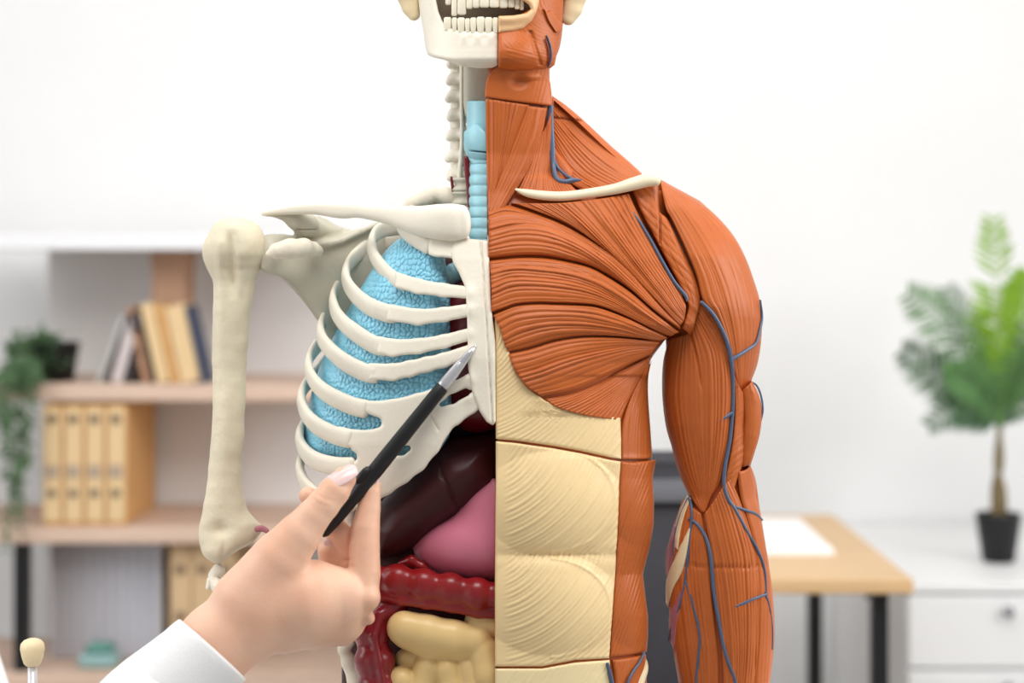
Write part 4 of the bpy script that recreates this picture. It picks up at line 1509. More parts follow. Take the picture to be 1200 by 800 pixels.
# ---------------------------------------------------------------- skeleton side
def cage(x, y):
    """front depth of the rib cage on the bare side"""
    w = np.interp(y, [230, 290, 345, 390, 430, 470, 520, 600, 700], [120, 144, 172, 189, 204, 217, 226, 224, 210])
    t = np.clip((575 - x) / w, 0, .995)
    c_ = np.interp(y, [230, 270, 304, 360, 420, 520, 600], [70, 80, 92, 106, 112, 112, 104])
    return c_ * np.sqrt(1 - t ** 2.2) * 1.0


def ribdir(C):
    v = np.stack([(C[:, 0] - 575) * .9, 0 * C[:, 0], C[:, 2]], -1)
    return v


def rib(pts, yl, posterior, hh_back=10, parent=T):
    """pts: front centre line (x, y, half height) from the breastbone to the far left edge"""
    P = []
    xl = min(p[0] for p in pts)
    yy0 = pts[-1][1]
    cmax = 100
    Wd = 575 - xl
    for x, y, h in pts:
        t = min((575 - x) / (Wd + .3), 1)
        dd = np.interp(y, [250, 304, 360, 420, 520, 600], [80, 92, 106, 112, 112, 104]) * math.sqrt(max(0, 1 - t ** 2.2))
        P.append((x, y, dd, h + .7, 5.2))
    for i, (x, y, d_) in enumerate(posterior):
        P.append((x, y, d_, hh_back, 3.4))
    return tube('rib', P, BONE_W, parent, ns=14, ribdir=ribdir, squ=2.6, nl=90)


# each rib: front run then the run round the back (x, y, depth)
RIBS = [
    ([(474, 331.5, 9.5), (463, 328, 9.5), (452, 319, 9.5), (444, 309, 9), (438, 299, 9), (435.5, 288, 8.5)], [(438, 277, -12), (448, 269, -30), (464, 266, -48), (490, 262, -66), (520, 250, -74), (548, 238, -70)]),
    ([(462, 368, 10.5), (452, 366.5, 10.5), (436, 360.5, 10.5), (424, 352.5, 10), (414, 343, 10), (407, 332, 9.5), (405, 322, 9)], [(408, 311, -14), (417, 300, -36), (434, 288, -60), (465, 280, -84), (505, 270, -92), (545, 262, -84)]),
    ([(452, 406.5, 10.5), (441, 404.5, 10.5), (430, 399, 10.5), (416, 389.5, 10.5), (404, 380, 10), (395, 369, 10), (390.5, 357, 9.5)], [(391, 346, -16), (400, 333, -44), (422, 316, -74), (460, 306, -98), (505, 296, -106), (545, 288, -96)]),
    ([(440, 438, 10.5), (430, 437, 10.5), (416, 431, 10.5), (402, 423, 10.5), (390, 413, 10), (380, 402, 10), (375.5, 391, 9.5)], [(377, 379, -18), (386, 366, -46), (410, 346, -80), (455, 334, -106), (505, 324, -114), (545, 316, -102)]),
    ([(428, 479, 10.5), (416, 476.5, 10.5), (402, 471, 10.5), (386, 463, 10.5), (373, 453, 10), (365, 442, 10), (361.5, 430, 9.5)], [(364, 417, -18), (374, 403, -48), (398, 380, -84), (450, 364, -110), (505, 354, -118), (545, 346, -106)]),
    ([(410, 514, 10.5), (396, 511, 10.5), (383, 505.5, 10.5), (370, 498, 10.5), (360, 488, 10), (354.5, 477, 10), (353, 467, 9.5)], [(357, 454, -20), (370, 438, -52), (396, 412, -88), (450, 394, -114), (505, 384, -122), (545, 376, -108)]),
    ([(412, 546, 10), (398, 546, 10), (385, 544.5, 10.5), (371, 540, 10.5), (360, 532.5, 10.5), (353, 522, 10), (351, 511, 9)], [(356, 498, -22), (368, 478, -56), (396, 446, -92), (450, 424, -116), (505, 414, -124), (545, 406, -108)]),
    ([(412, 590, 9), (398, 594, 9), (384, 589, 9.5), (370, 579, 9.5), (359, 568, 9), (353, 556, 8.5), (351.5, 545, 8)], [(357, 528, -24), (372, 508, -58), (400, 476, -94), (450, 452, -116), (505, 442, -124), (545, 434, -108)]),
]
for fr_, bk_ in RIBS:
    rib(fr_, 0, bk_)

# breastbone with the rib cartilages, one modelled piece each
B = (380, 586, 262, 612, 30, 132)
g = sdgrid(B, 1.1)
X2, Y2 = g[0][:, :, 0], g[1][:, :, 0]
st = polysd(X2, Y2, [(533, 281), (546, 279), (562, 281), (572.5, 282), (576, 360), (580.5, 400), (581, 494), (577.5, 498.5), (570, 494), (562, 482), (557, 470), (552, 455), (548.5, 430), (548, 400),
                     (547, 360), (545, 336), (538, 320), (531, 308), (528, 295)]) - 0.0
dc = cage(g[0], g[1])
crack = 3.2 * np.exp(-((X2 - np.interp(Y2, [278, 324, 380, 490], [563, 567, 570.5, 577])) / .8) ** 2)
for ky in (343, 363, 391, 411, 444, 466):
    dc = dc + 2.2 * np.exp(-((g[0] - 550) / 7) ** 2 - ((g[1] - ky) / 8) ** 2)
F3 = slab(st[:, :, None], g, dc - crack[:, :, None] * 1.2 + 0.8 * Noise(3, 8, .12)(g[0], g[1]) * .6, 6, 3.5)
sdobj('breastbone', F3, B, 1.1, BONE_W, T, smoothit=2)


def pl(pts, xj=None, k=4):
    q = polyline2(X2, Y2, [(a, b_, r_ - .7) for a, b_, r_ in pts], k)
    if xj is not None:
        q = np.maximum(q, xj - X2)
    return q


car = pl([(533, 291, 13), (512, 289, 12), (497, 287.5, 9.5)], 502)
car = np.minimum(car, pl([(552, 343, 8), (520, 340, 8.5), (490, 335.5, 9.3), (455, 325, 10)], 463))
car = np.minimum(car, pl([(552, 363, 8.5), (520, 368.5, 9), (490, 371.5, 10), (445, 364.5, 11)], 453))
car = np.minimum(car, pl([(552, 391, 8), (520, 400, 8.5), (490, 405.5, 9.5), (460, 407.5, 10.7), (432, 401, 11)], 442))
car = np.minimum(car, pl([(552, 411, 8.5), (520, 422, 9), (500, 427, 9.5), (480, 432, 10), (460, 436, 10.5), (424, 435, 11)], 431))
cE = pl([(556, 444, 10), (536, 455, 9.5), (510, 464, 9.5), (490, 470.5, 10), (460, 478.5, 11), (432, 480.5, 11.2), (406, 473, 11)], 417)
car = np.minimum(car, cE)
cF = pl([(560, 466, 10), (550, 474, 11), (530, 486, 13), (512, 495, 13), (490, 503, 12), (465, 509, 11.5), (448, 512.5, 11.2), (420, 515, 11), (388, 508, 11)], 396)
cM = pl([(514, 500, 15), (503, 521, 13), (488, 541, 12), (470, 555, 12), (450, 567, 13), (425, 585, 11), (388, 592, 10)], 398)
cG = pl([(390, 545.5, 11), (410, 547, 11), (424, 546, 11), (437, 541, 11), (450, 535, 11), (458, 528, 9)], 398)
lo = smin(smin(cF, cM, 7), cG, 7)
fill = polysd(X2, Y2, [(413, 545), (413, 525), (440, 507), (500, 488), (520, 500), (498, 540), (470, 562), (432, 580), (424, 565)])
lo = smin(lo, fill, 4)
lo = smin(lo, polysd(X2, Y2, [(442, 478), (520, 462), (530, 480), (480, 510), (442, 508)]), 4)
slot = polyline2(X2, Y2, [(441, 495, 6.3), (426, 491.5, 7.5), (416, 489, 7)])
slot = np.minimum(slot, polyline2(X2, Y2, [(412, 535, 6.5), (402, 532, 7)]))
slot = np.minimum(slot, polyline2(X2, Y2, [(463, 530.5, 3.6), (471, 528, 4.6), (478, 525, 3.4)]))
slot = np.minimum(slot, polyline2(X2, Y2, [(517, 474, 2.5), (530, 467.5, 4.8), (546, 459.5, 4.6)]))
lo = np.maximum(lo, -slot)
car = smin(np.minimum(car, np.maximum(np.minimum(car, lo), -slot)), lo, 1.5)
car = np.maximum(car, -slot)
# joints: fine saw cuts where bone meets cartilage
cut = polyline2(X2, Y2, [(505, 486, .5), (514, 504, .5)])
F3 = slab(car[:, :, None], g, dc - 1.2 - 2.2 * np.exp(-(np.maximum(cut, 0) / .7) ** 2)[:, :, None], 4.6, 3.6)
sdobj('rib_cartilage', F3, B, 1.1, BONE_W, T, smoothit=5)
del g, F3, dc

# first rib, running back under the collar bone
tube('rib', [(502, 289, 72, 9.5, 4), (488, 281, 60, 9.5, 4), (476, 273, 40, 9, 4), (468, 262, 10, 8, 4), (474, 252, -20, 7, 4), (500, 240, -44, 7, 4), (535, 232, -50, 7, 4)], BONE_W, T, ribdir=ribdir, squ=2.6)

# collar bone
tube('collar_bone', [(309, 250, 2, 3, 4), (322, 248, 4, 4.2, 6), (340, 245.5, 8, 6, 7), (370, 244, 16, 7.5, 8), (400, 246.5, 26, 9.5, 8), (418, 246.5, 34, 8.5, 8), (436, 249, 42, 9, 9),
                     (460, 252.5, 54, 12, 10), (490, 258.5, 68, 17.5, 12), (514, 260, 80, 21, 14), (532, 260.5, 86, 22, 13), (543, 260, 88, 20, 9)], BONE_W, T, ns=36, squ=2.5)

# shoulder blade
B = (296, 452, 240, 404, -90, 60)
g = sdgrid(B, 1.5)
X2, Y2 = g[0][:, :, 0], g[1][:, :, 0]
bl = polysd(X2, Y2, [(311, 277), (330, 274), (344, 276), (352, 262), (372, 252), (384, 257), (396, 266), (410, 270), (424, 267), (438, 262), (452, 258), (452, 404), (396, 404), (388, 392), (382, 384),
                     (375, 375), (364, 359), (355, 347), (341.5, 334), (330, 325), (319, 321), (306.5, 315), (310, 296)])
dcs = np.interp(g[0], [300, 330, 372, 452], [6, 0, -26, -66]) + 3 * np.sin((g[1] - 290) / 30)
up = np.clip((np.interp(g[0], [340, 368, 400, 425, 447], [300, 286, 283, 272, 260]) - g[1]) / 12, 0, 1)
F3 = slab(bl[:, :, None], g, dcs - 14 * up * np.clip((g[0] - 345) / 15, 0, 1), np.interp(g[0], [300, 325, 350, 452], [12, 9, 4, 4]), 3.6)
glen = ell(g, (316, 298, 4), (14, 21, 19))
F3 = smin(F3, glen, 8)
ridge = chain(g, [(366, 287, -14, 4), (384, 286, -24, 3.6), (400, 282, -32, 3.4), (424, 271, -44, 3.2), (448, 260, -58, 3)], 3)
F3 = smin(F3, ridge, 4)
lat = chain(g, [(330, 318, -4, 5), (352, 342, -14, 4), (372, 369, -26, 3.5), (388, 392, -36, 3.5)], 3)
F3 = smin(F3, lat, 5)
acr = chain(g, [(312, 250, -4, 3.5), (328, 250, -4, 5), (348, 258, -8, 11), (359, 263, -16, 12.5), (368, 269, -34, 11), (410, 276, -66, 5), (450, 284, -84, 4)], 6)
F3 = smin(F3, acr, 6)
F3 = np.maximum(F3, -(np.abs(g[1] - 268) - .5 + np.maximum(0, np.maximum(346 - g[0], g[0] - 375)) + np.maximum(0, -14 - g[2]) * 2))
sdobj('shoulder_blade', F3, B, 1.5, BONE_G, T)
# hook-like process in front
g = sdgrid((300, 380, 264, 312, -10, 70), 1.2)
F3 = chain(g, [(324, 294, 46, 9.5), (340, 291.5, 44, 11), (356, 290, 34, 10), (366, 292, 16, 8), (372, 294, -4, 7)], 6)
F3 = smin(F3, seg(g, (315, 297.5, 47), (330, 293, 46), 4, 9), 3)
sdobj('coracoid_process', F3, (300, 380, 264, 312, -10, 70), 1.2, BONE, T)
del g, F3

# upper arm bone
HU = [(255, 268, 282, 4, 6), (257.5, 258, 293, 4, 18), (262, 252, 300, 4, 26), (268, 247, 305, 4, 31), (276, 243, 309, 4, 34), (285, 239, 311.2, 4, 36), (295, 237.5, 311.2, 4, 35), (303, 238, 310, 4, 32),
      (310, 240, 308, 4, 29), (317, 243, 304.5, 3, 26), (332, 248.5, 299.5, 3, 23), (350, 249.5, 296, 3, 21), (378, 249, 293, 2, 20), (410, 249, 290.5, 2, 19), (440, 249, 289.6, 2, 19), (480, 249.5, 286.5, 2, 18),
      (520, 247, 284.2, 2, 17.5), (550, 243.5, 283, 2, 16.5), (575, 240.5, 284, 2, 15.5), (590, 238, 287.5, 2, 15.5), (600, 237, 292, 2, 15), (608, 235.5, 298, 2, 15), (615, 234, 305, 2, 15), (622, 233.3, 306, 2, 15),
      (630, 233.5, 300, 2, 17), (638, 234.5, 291, 2, 18), (646, 236.5, 278, 2, 18), (653, 241, 268, 2, 15), (658, 248, 262, 2, 8), (660, 252, 258, 2, 2)]
nh = Noise(33, 10, .12)
nh2 = Noise(34, 10, .35)


def hum_rel(X, Y, th):
    front = np.clip(np.sin(th), 0, 1)
    r = 0.7 * nh(X, Y) + 0.35 * nh2(X, Y)
    # groove between the tubercles, ridge down the shaft, hollow above the elbow
    r = r - 6.0 * front * np.exp(-((X - np.interp(Y, [270, 310, 345], [269, 270, 274])) / 6) ** 2) * np.clip((Y - 268) / 14, 0, 1) * np.clip((352 - Y) / 24, 0, 1)
    r = r + 4 * front * np.exp(-((X - 258) / 7) ** 2) * np.clip((Y - 270) / 14, 0, 1) * np.clip((450 - Y) / 90, 0, 1)
    r = r + 3.5 * front * np.exp(-((X - 282) / 6) ** 2) * np.clip((Y - 285) / 14, 0, 1) * np.clip((350 - Y) / 30, 0, 1)
    r = r - 6.0 * front * np.exp(-((X - 257) / 9) ** 2 - ((Y - 621) / 9) ** 2) - 2.5 * front * np.exp(-((X - 262) / 3) ** 2 - ((Y - 646) / 9) ** 2)
    r = r + 2.5 * front * np.exp(-((X - 280) / 12) ** 2 - ((Y - 622) / 9) ** 2)
    return r


loft('upper_arm_bone', HU, BONE_H, T, ns=88, step=1.6, relief=hum_rel)
V, F = join([tubeVF([(256, 668, -4, 8, 8), (250, 678, -4, 7, 8), (262, 694, 4, 10, 9), (284, 716, 8, 10, 9), (312, 742, 10, 9, 8)], ns=20),
             tubeVF([(246, 680, -2, 4, 5), (244, 688, -2, 3, 4)], ns=14)])
mk('forearm_bone', V, F, BONE_W, T)
tube('elbow_ligament', [(300, 620, 18, 3.5, 2), (307, 619, 18, 4, 2), (313, 622, 18, 3, 2)], NERVE, T, label='small pinkish red mark')

# spine, back of the throat
sp_l = []
for i, y in enumerate([72, 92, 112, 134, 157, 182, 204]):
    g = sdgrid((508, 560, y - 18, y + 18, -70, 10), 1.4)
    F3 = smin(ell(g, (548, y, -36), (15, 9.5, 20)), chain(g, [(538, y - 2, -34, 6.5), (532, y, -32, 7), (528 - (i % 3), y + 4, -28, 5.0)], 4), 5)
    F3 = smin(F3, chain(g, [(540, y - 6, -48, 5), (534, y + 8, -50, 5)], 3), 4)
    sdobj('neck_vertebra', F3, (508, 560, y - 18, y + 18, -70, 10), 1.4, BONE_W, T)
tube('neck_column', [(538, 50, -42, 9.5, 14), (537, 120, -42, 9.5, 14), (537, 180, -42, 9.5, 14), (540, 225, -42, 10, 14)], BONE_W, T)
tube('neck_ligament', [(541, 60, -16, 2.6, 5), (541, 120, -16, 2.4, 5), (541, 170, -16, 2.4, 5), (538, 210, -18, 3, 5)], BONE_W, T)
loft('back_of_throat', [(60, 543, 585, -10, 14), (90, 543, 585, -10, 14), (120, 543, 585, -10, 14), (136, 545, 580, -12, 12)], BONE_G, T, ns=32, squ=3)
for i, y in enumerate([216, 232, 250, 268]):
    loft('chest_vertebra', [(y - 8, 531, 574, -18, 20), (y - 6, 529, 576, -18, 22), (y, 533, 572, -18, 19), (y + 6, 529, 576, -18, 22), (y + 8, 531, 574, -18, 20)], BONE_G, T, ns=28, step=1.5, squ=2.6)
g = sdgrid((470, 545, 210, 256, -60, 0), 1.5)
F3 = chain(g, [(540, 236, -30, 9), (524, 230, -34, 10), (508, 228, -34, 7), (500, 232, -34, 9), (484, 238, -38, 8), (476, 244, -40, 6)], 4)
sdobj('transverse_process', F3, (470, 545, 210, 256, -60, 0), 1.5, BONE, T)

# voice box and windpipe
g = sdgrid((538, 590, 108, 206, -10, 56), 1.0)
F3 = ell(g, (574, 150, 6), (31, 300, 30))
F3 = np.maximum(F3, np.maximum(114.5 - g[1], g[1] - 196))
F3 = np.maximum(F3, np.abs(g[1] - 155) - 41)
low = ell(g, (572, 160, 8), (30, 40, 34))
shield = np.maximum(low, np.maximum((143.5 + np.abs(g[0] - 556) * .9) - g[1], g[1] - 186))
F3 = np.minimum(F3 + 3.5, shield)
F3 = np.maximum(F3, -(np.abs(g[1] - 177 - (g[0] - 556) * .1) - .8 + np.maximum(0, 549 - g[0]) * .8 + np.maximum(0, np.abs(g[2] - 36) - 10)))
F3 = np.maximum(F3, np.maximum(543.5 - g[0] + np.maximum(0, g[1] - 180) * .9, g[0] - 571.0))
sdobj('voice_box', F3, (538, 590, 108, 206, -10, 56), 1.0, AIRWAY, T, label='pale blue voice box')
g = sdgrid((540, 590, 186, 290, -10, 70), 1.0)
bend = np.interp(g[1], [186, 230, 284], [10, 16, 30])
ringp = (g[1] - 192) / 12.6
prof = 2.2 * np.sqrt(np.abs(np.sin(np.pi * ringp)))
F3 = np.sqrt((g[0] - 572) ** 2 + ((g[2] - bend)) ** 2) - (20.5 + prof)
F3 = np.maximum(F3, np.maximum(188 - g[1], g[1] - 285))
F3 = np.maximum(F3, g[0] - 571.5)
sdobj('windpipe', F3, (540, 590, 186, 290, -10, 70), 1.0, AIRWAY, T, label='pale blue ringed windpipe')
tube('neck_artery', [(546, 186, 14, 3.4, 3.4), (548, 200, 14, 4, 4), (550, 216, 12, 4, 4), (552, 240, 10, 4, 4)], HEART, T, label='dark red artery')
tube('neck_artery', [(529, 208, -10, 1.6, 1.6), (530, 216, -10, 1.8, 1.8), (531, 224, -12, 1.6, 1.6)], HEART, T, label='dark red artery')

# lung, bumpy like cobbles
LU = [(277, 474, 484, 20, 12), (282, 467, 499, 22, 26), (290, 458, 514, 24, 38), (300, 450, 521, 25, 46), (312, 441, 523, 26, 54), (330, 430, 526, 28, 61), (350, 418, 528, 28, 66), (375, 404, 528, 28, 70), (400, 390, 529, 28, 73), (430, 377, 530, 28, 75),
      (460, 368, 529, 28, 76), (490, 361, 530, 28, 76), (512, 358, 526, 28, 75), (524, 358, 518, 28, 72), (532, 361, 508, 28, 66), (538, 372, 494, 28, 56), (543, 396, 480, 28, 40), (546, 430, 460, 28, 14)]


class Cobble:
    def __init__(self, step, seed):
        self.s = step
        r = np.random.RandomState(seed)
        self.jx = r.uniform(-.38, .38, (256, 256))
        self.jy = r.uniform(-.38, .38, (256, 256))

    def __call__(self, x, y):
        gx, gy = x / self.s, y / self.s
        ix, iy = np.floor(gx).astype(int), np.floor(gy).astype(int)
        f1 = np.full(x.shape, 9.0)
        f2 = np.full(x.shape, 9.0)
        for a in (-1, 0, 1):
            for b_ in (-1, 0, 1):
                cx, cy = ix + a, iy + b_
                px = cx + .5 + self.jx[cx % 256, cy % 256]
                py = cy + .5 + self.jy[cx % 256, cy % 256]
                q = np.hypot(px - gx, py - gy)
                f2 = np.minimum(f2, np.maximum(q, f1))
                f1 = np.minimum(f1, q)
        t = np.clip((f2 - f1) / .24, 0, 1)
        return t * t * (3 - 2 * t)


cob = Cobble(6.6, 2)


LY = [r[0] for r in LU]
LL = [r[1] - 3 for r in LU]
LR = [r[2] for r in LU]


def lung_rel(X, Y):
    w = np.interp(Y, [230, 290, 345, 390, 430, 470, 520, 600, 700], [120, 144, 172, 189, 204, 217, 226, 224, 210])
    arc = np.arcsin(np.clip((575 - X) / w, 0, .999)) * w
    return 2.1 * cob(arc, Y) - 1.5


def lungF(X, Y):
    w = np.interp(Y, [230, 290, 345, 390, 430, 470, 520, 600, 700], [120, 144, 172, 189, 204, 217, 226, 224, 210]) - 3
    t = np.clip((575 - X) / w, 0, .995)
    c_ = np.interp(Y, [230, 270, 304, 360, 420, 520, 600], [62, 70, 80, 93, 99, 99, 92])
    return c_ * np.sqrt(1 - t ** 2.2)


rows('lung', LY, LL, LR, lungF, LUNG, T, relief=lung_rel, off=0, roll=30, rw=26, th=70, res=1.1, label='pale blue cobbled lung')
# blue ringed bronchus in the gap below the top of the breastbone
g = sdgrid((496, 560, 296, 345, 10, 70), 1.2)
F3 = chain(g, [(556, 300, 36, 13), (540, 316, 40, 13), (520, 326, 44, 12), (505, 330, 44, 11)], 3)
F3 = F3 + 1.3 * np.abs(np.sin((g[0] * .9 - g[1] * .5) / 2.6))
sdobj('bronchus', F3, (496, 560, 296, 345, 10, 70), 1.2, AIRWAY, T, label='blue ringed bronchus')
g = sdgrid((506, 592, 330, 520, -20, 100), 2.0)
F3 = smin(ell(g, (560, 430, 40), (52, 78, 44)), ell(g, (556, 370, 44), (34, 46, 40)), 14)
F3 = np.maximum(F3, g[0] - 586)
sdobj('heart', F3, (506, 592, 330, 520, -20, 100), 2.0, HEART, T, label='dark red heart behind the ribs')

# hollow of the trunk, behind the organs
B = (352, 592, 300, 960, -100, 70)
g = sdgrid(B, 4.0)
Wc = np.interp(g[1], [300, 380, 520, 620, 720, 960], [60, 120, 150, 170, 180, 180])
F3 = np.sqrt(((g[0] - 580) / Wc) ** 2 + ((g[2] + 34) / 42) ** 2) - 1
F3 = F3 * 36
F3 = np.maximum(F3, np.maximum(g[0] - 586, 292 - g[1]))
F3 = np.maximum(F3, g[1] - 902)
sdobj('trunk_cavity', F3, B, 4.0, CAVITY, T, label='dark maroon inner wall')

# liver
B = (412, 600, 498, 672, -30, 112)
g = sdgrid(B, 1.8)
X2, Y2 = g[0][:, :, 0], g[1][:, :, 0]
lv = polysd(X2, Y2, [(586, 500), (560, 508), (530, 511), (512, 515), (498, 528), (484, 548), (466, 566), (444, 590), (430, 620), (432, 646), (446, 656), (470, 651), (498, 634), (524, 617), (552, 598), (586, 570)])
th_ = 46
q = np.clip(-(lv - 0) / 52, 0, 1)
top_d = 30 + 58 * np.sqrt(1 - (1 - q) ** 2)
dbase = np.interp(Y2, [500, 560, 660], [-4, 6, 2])
cr_ = polyline2(X2, Y2, [(511, 500, .4), (512, 530, .4), (518, 556, .4), (530, 580, .4), (541, 598, .4)])
top_d = top_d + dbase - 3.5 * np.exp(-(np.maximum(cr_, 0) / 1.3) ** 2) + 2.5 * blob(X2, Y2, 560, 555, 40, 40, 1)
F3 = np.maximum(lv[:, :, None], np.maximum(g[2] - top_d[:, :, None], -10 - g[2])) * .7
F3 = np.maximum(F3, g[0] - 582)
sdobj('liver', F3, B, 1.8, LIVER, T, label='dark maroon liver')
# stomach
B = (480, 600, 560, 700, -20, 100)
g = sdgrid(B, 1.8)
F3 = smin(ell(g, (566, 640, 34), (82, 44, 54)), ell(g, (590, 600, 34), (60, 60, 52)), 16)
F3 = np.maximum(F3, g[0] - 581.5)
sdobj('stomach', F3, B, 1.8, STOMACH, T, label='smooth pink stomach')
# dark red fold with small pale glint between liver and colon
g = sdgrid((462, 520, 640, 682, 20, 80), 1.4)
F3 = chain(g, [(470, 660, 50, 4), (482, 657, 54, 6.5), (494, 664, 56, 5.5), (508, 674, 56, 4)], 4)
sdobj('gall_bladder', F3, (462, 520, 640, 682, 20, 80), 1.4, COLON, T, label='dark red fold under the liver')


# large intestine: bulging segments
def haustra(g, path, bulb, dip, step, k=5, sd=1.0):
    P = cr(np.array(path, float), 60)
    L = np.concatenate([[0], np.cumsum(np.linalg.norm(np.diff(P[:, :3], axis=0), axis=1))])
    n = int(L[-1] / step)
    s = None
    for i in range(n + 1):
        t = L[-1] * i / n
        c_ = [np.interp(t, L, P[:, j]) for j in range(4)]
        t2 = min(L[-1], t + L[-1] / n / 2)
        q = np.sqrt((g[0] - c_[0]) ** 2 + (g[1] - c_[1]) ** 2 + ((g[2] - c_[2]) * sd) ** 2) - c_[3]
        s = q if s is None else smin(s, q, k)
    return s


B = (432, 600, 648, 732, 20, 116)
g = sdgrid(B, 1.4)
F3 = haustra(g, [(436, 678, 58, 19), (458, 679, 66, 20), (484, 683, 74, 20), (512, 688, 78, 20), (540, 692, 80, 20), (566, 697, 82, 20), (590, 698, 82, 19)], 0, 0, 27, 10)
tae = chain(g, [(440, 694, 62, 8), (470, 701, 72, 8), (500, 705, 76, 8.5), (530, 709, 78, 8.5), (560, 716, 78, 8), (590, 718, 78, 8)], 4)
F3 = smin(F3, tae, 2.5)
F3 = np.maximum(F3, g[0] - 581.5)
sdobj('transverse_colon', F3, B, 1.4, COLON, T, label='dark red segmented colon')
B = (400, 496, 676, 900, 0, 100)
g = sdgrid(B, 1.8)
F3 = haustra(g, [(458, 716, 50, 20), (440, 730, 54, 22), (434, 752, 56, 22), (440, 780, 58, 25), (444, 812, 58, 26), (448, 846, 56, 26), (452, 880, 52, 24)], 0, 0, 30, 9)
F3 = smin(F3, chain(g, [(468, 708, 58, 10), (444, 722, 66, 8), (438, 746, 76, 5), (444, 775, 80, 4), (450, 810, 82, 4), (456, 850, 80, 4)], 4), 2)
sdobj('ascending_colon', F3, B, 1.8, CAECUM, T, label='glossy dark red ascending colon')
# small intestine: every loop bulges on its own
B = (444, 600, 700, 900, 0, 104)
g = sdgrid(B, 1.6)
loops = [
    [(474, 736, 70, 21), (500, 742, 72, 22), (530, 748, 72, 22), (556, 752, 68, 21)],
    [(478, 741, 66, 20), (504, 752, 66, 20), (536, 757, 66, 19)],
    [(560, 728, 62, 16), (586, 734, 62, 16)],
    [(566, 764, 68, 20), (574, 790, 68, 22), (580, 812, 66, 22)],
    [(500, 782, 62, 16), (494, 806, 60, 16), (500, 832, 58, 16)],
    [(524, 785, 66, 17), (530, 806, 64, 17), (548, 832, 60, 17)],
    [(548, 782, 66, 15), (556, 806, 66, 15), (566, 840, 60, 16)],
    [(470, 800, 58, 20), (476, 836, 56, 20)],
    [(480, 862, 56, 20), (540, 866, 56, 20), (590, 862, 56, 20)],
    [(470, 880, 50, 22), (590, 884, 50, 22)],
    [(476, 772, 48, 13), (500, 776, 52, 13)]]
F3 = None
for lp in loops:
    q = chain(g, lp, 5)
    F3 = q if F3 is None else smin(F3, q, 2.2)
F3 = np.maximum(F3, g[0] - 581.5)
sdobj('small_intestine', F3, B, 1.6, INTEST, T, label='cream coloured loops of small intestine')
# hip bone edge
g = sdgrid((384, 460, 738, 950, -50, 50), 1.8)
F3 = chain(g, [(412, 752, 14, 5), (403, 760, 10, 6.5), (410, 776, 6, 9), (420, 800, 4, 12), (432, 840, 0, 16), (446, 880, -4, 20)], 6)
sdobj('hip_bone', F3, (384, 460, 738, 950, -50, 50), 1.8, BONE, T)
# base board of the model, resting on the table
V, F = box(-.15, .14, -.075, .10, TABTOP, TABTOP + .018, .006)
mk('base_board', V, F, mat('base_plastic', (60, 58, 56), 0.4), T, False)
V, F = lathe([(.001, .016), (.05, .016), (.045, .03), (.045, .06), (.001, .06)], (-.03, 0.02, TABTOP), 28)
mk('base_stub', V, F, mat('base_plastic', (60, 58, 56)), T)

# --- jaw, skull base, teeth
B = (484, 592, -60, 90, -40, 90)
g = sdgrid(B, 1.2)
X2, Y2 = g[0][:, :, 0], g[1][:, :, 0]
jp = polysd(X2, Y2, [(486, -70), (490, 0), (492.5, 16), (496, 36), (498.5, 56), (501, 64), (507, 67), (520, 70), (540, 77.5), (560, 80), (578, 79.5), (584, 76), (584, 36.5), (560, 36.5), (541, 36),
                     (528, 33), (519, 26), (514, 14), (511, 0), (508, -14), (512, -30), (512, -70)])
dj = FFc(g[0], g[1]) - 2 + 1.2 * np.sin(g[0] / 2.6) * np.clip(1 - np.abs(g[1] - 44) / 9, 0, 1) * (g[0] > 536) + 3.0 * np.exp(-((g[1] - 70) / 8) ** 2)
F3 = slab(jp[:, :, None], g, dj - 7, 8, 5)
sdobj('lower_jaw', F3, B, 1.2, BONE_W, T)
jaw = bpy.data.objects['lower_jaw']
B = (500, 592, -80, 8, -40, 90)
g = sdgrid(B, 1.6)
F3 = slab(polysd(g[0][:, :, 0], g[1][:, :, 0], [(520, -80), (584, -80), (584, -8), (560, -8), (540, -10), (528, -4), (522, -14)])[:, :, None], g, FFc(g[0], g[1]) - 10, 7, 5)
sdobj('upper_jaw', F3, B, 1.6, BONE_W, T)
uj = bpy.data.objects['upper_jaw']
B = (504, 646, -50, 56, -70, 54)
g = sdgrid(B, 2.5)
F3 = np.maximum(ell(g, (575, 5, -14), (66, 48, 54)), g[2] - 40)
sdobj('mouth_interior', F3, B, 2.5, MOUTH, T, label='dull brown inside of the mouth')


def tooth(xc, y0, y1, w, parent, dd=0, lower=True):
    d_ = float(FFc(np.array(float(xc)), np.array(20.0))) - 4 + dd
    lw_ = [(y0, .60), (y0 + .8, .86), (y0 + 2.2, 1.0), ((y0 + y1) / 2, .98), (y1 - 1, .8), (y1, .74)] if lower else [(y0, .74), (y0 + 1, .8), ((y0 + y1) / 2, .98), (y1 - 2.2, 1.0), (y1 - .8, .88), (y1, .6)]
    th = np.linspace(0, 2 * np.pi, 20, endpoint=False)
    V = []
    for y, s in lw_:
        c_, s_2 = np.cos(th), np.sin(th)
        c_ = np.sign(c_) * np.abs(c_) ** .75
        s_2 = np.sign(s_2) * np.abs(s_2) ** .75
        V.append(np.stack([xc + (w + .5) / 2 * s * c_, y + 0 * c_, d_ + 3.6 * s * s_2], -1))
    V = np.concatenate(V)
    n = 20
    F = []
    for j in range(len(lw_) - 1):
        for i in range(n):
            k = (i + 1) % n
            F.append((j * n + i, j * n + k, j * n + n + k, j * n + n + i))
    F += [tuple(range(n - 1, -1, -1)), tuple((len(lw_) - 1) * n + i for i in range(n))]
    mk('tooth', W(V[:, 0], V[:, 1], V[:, 2]), F, TOOTH, parent)


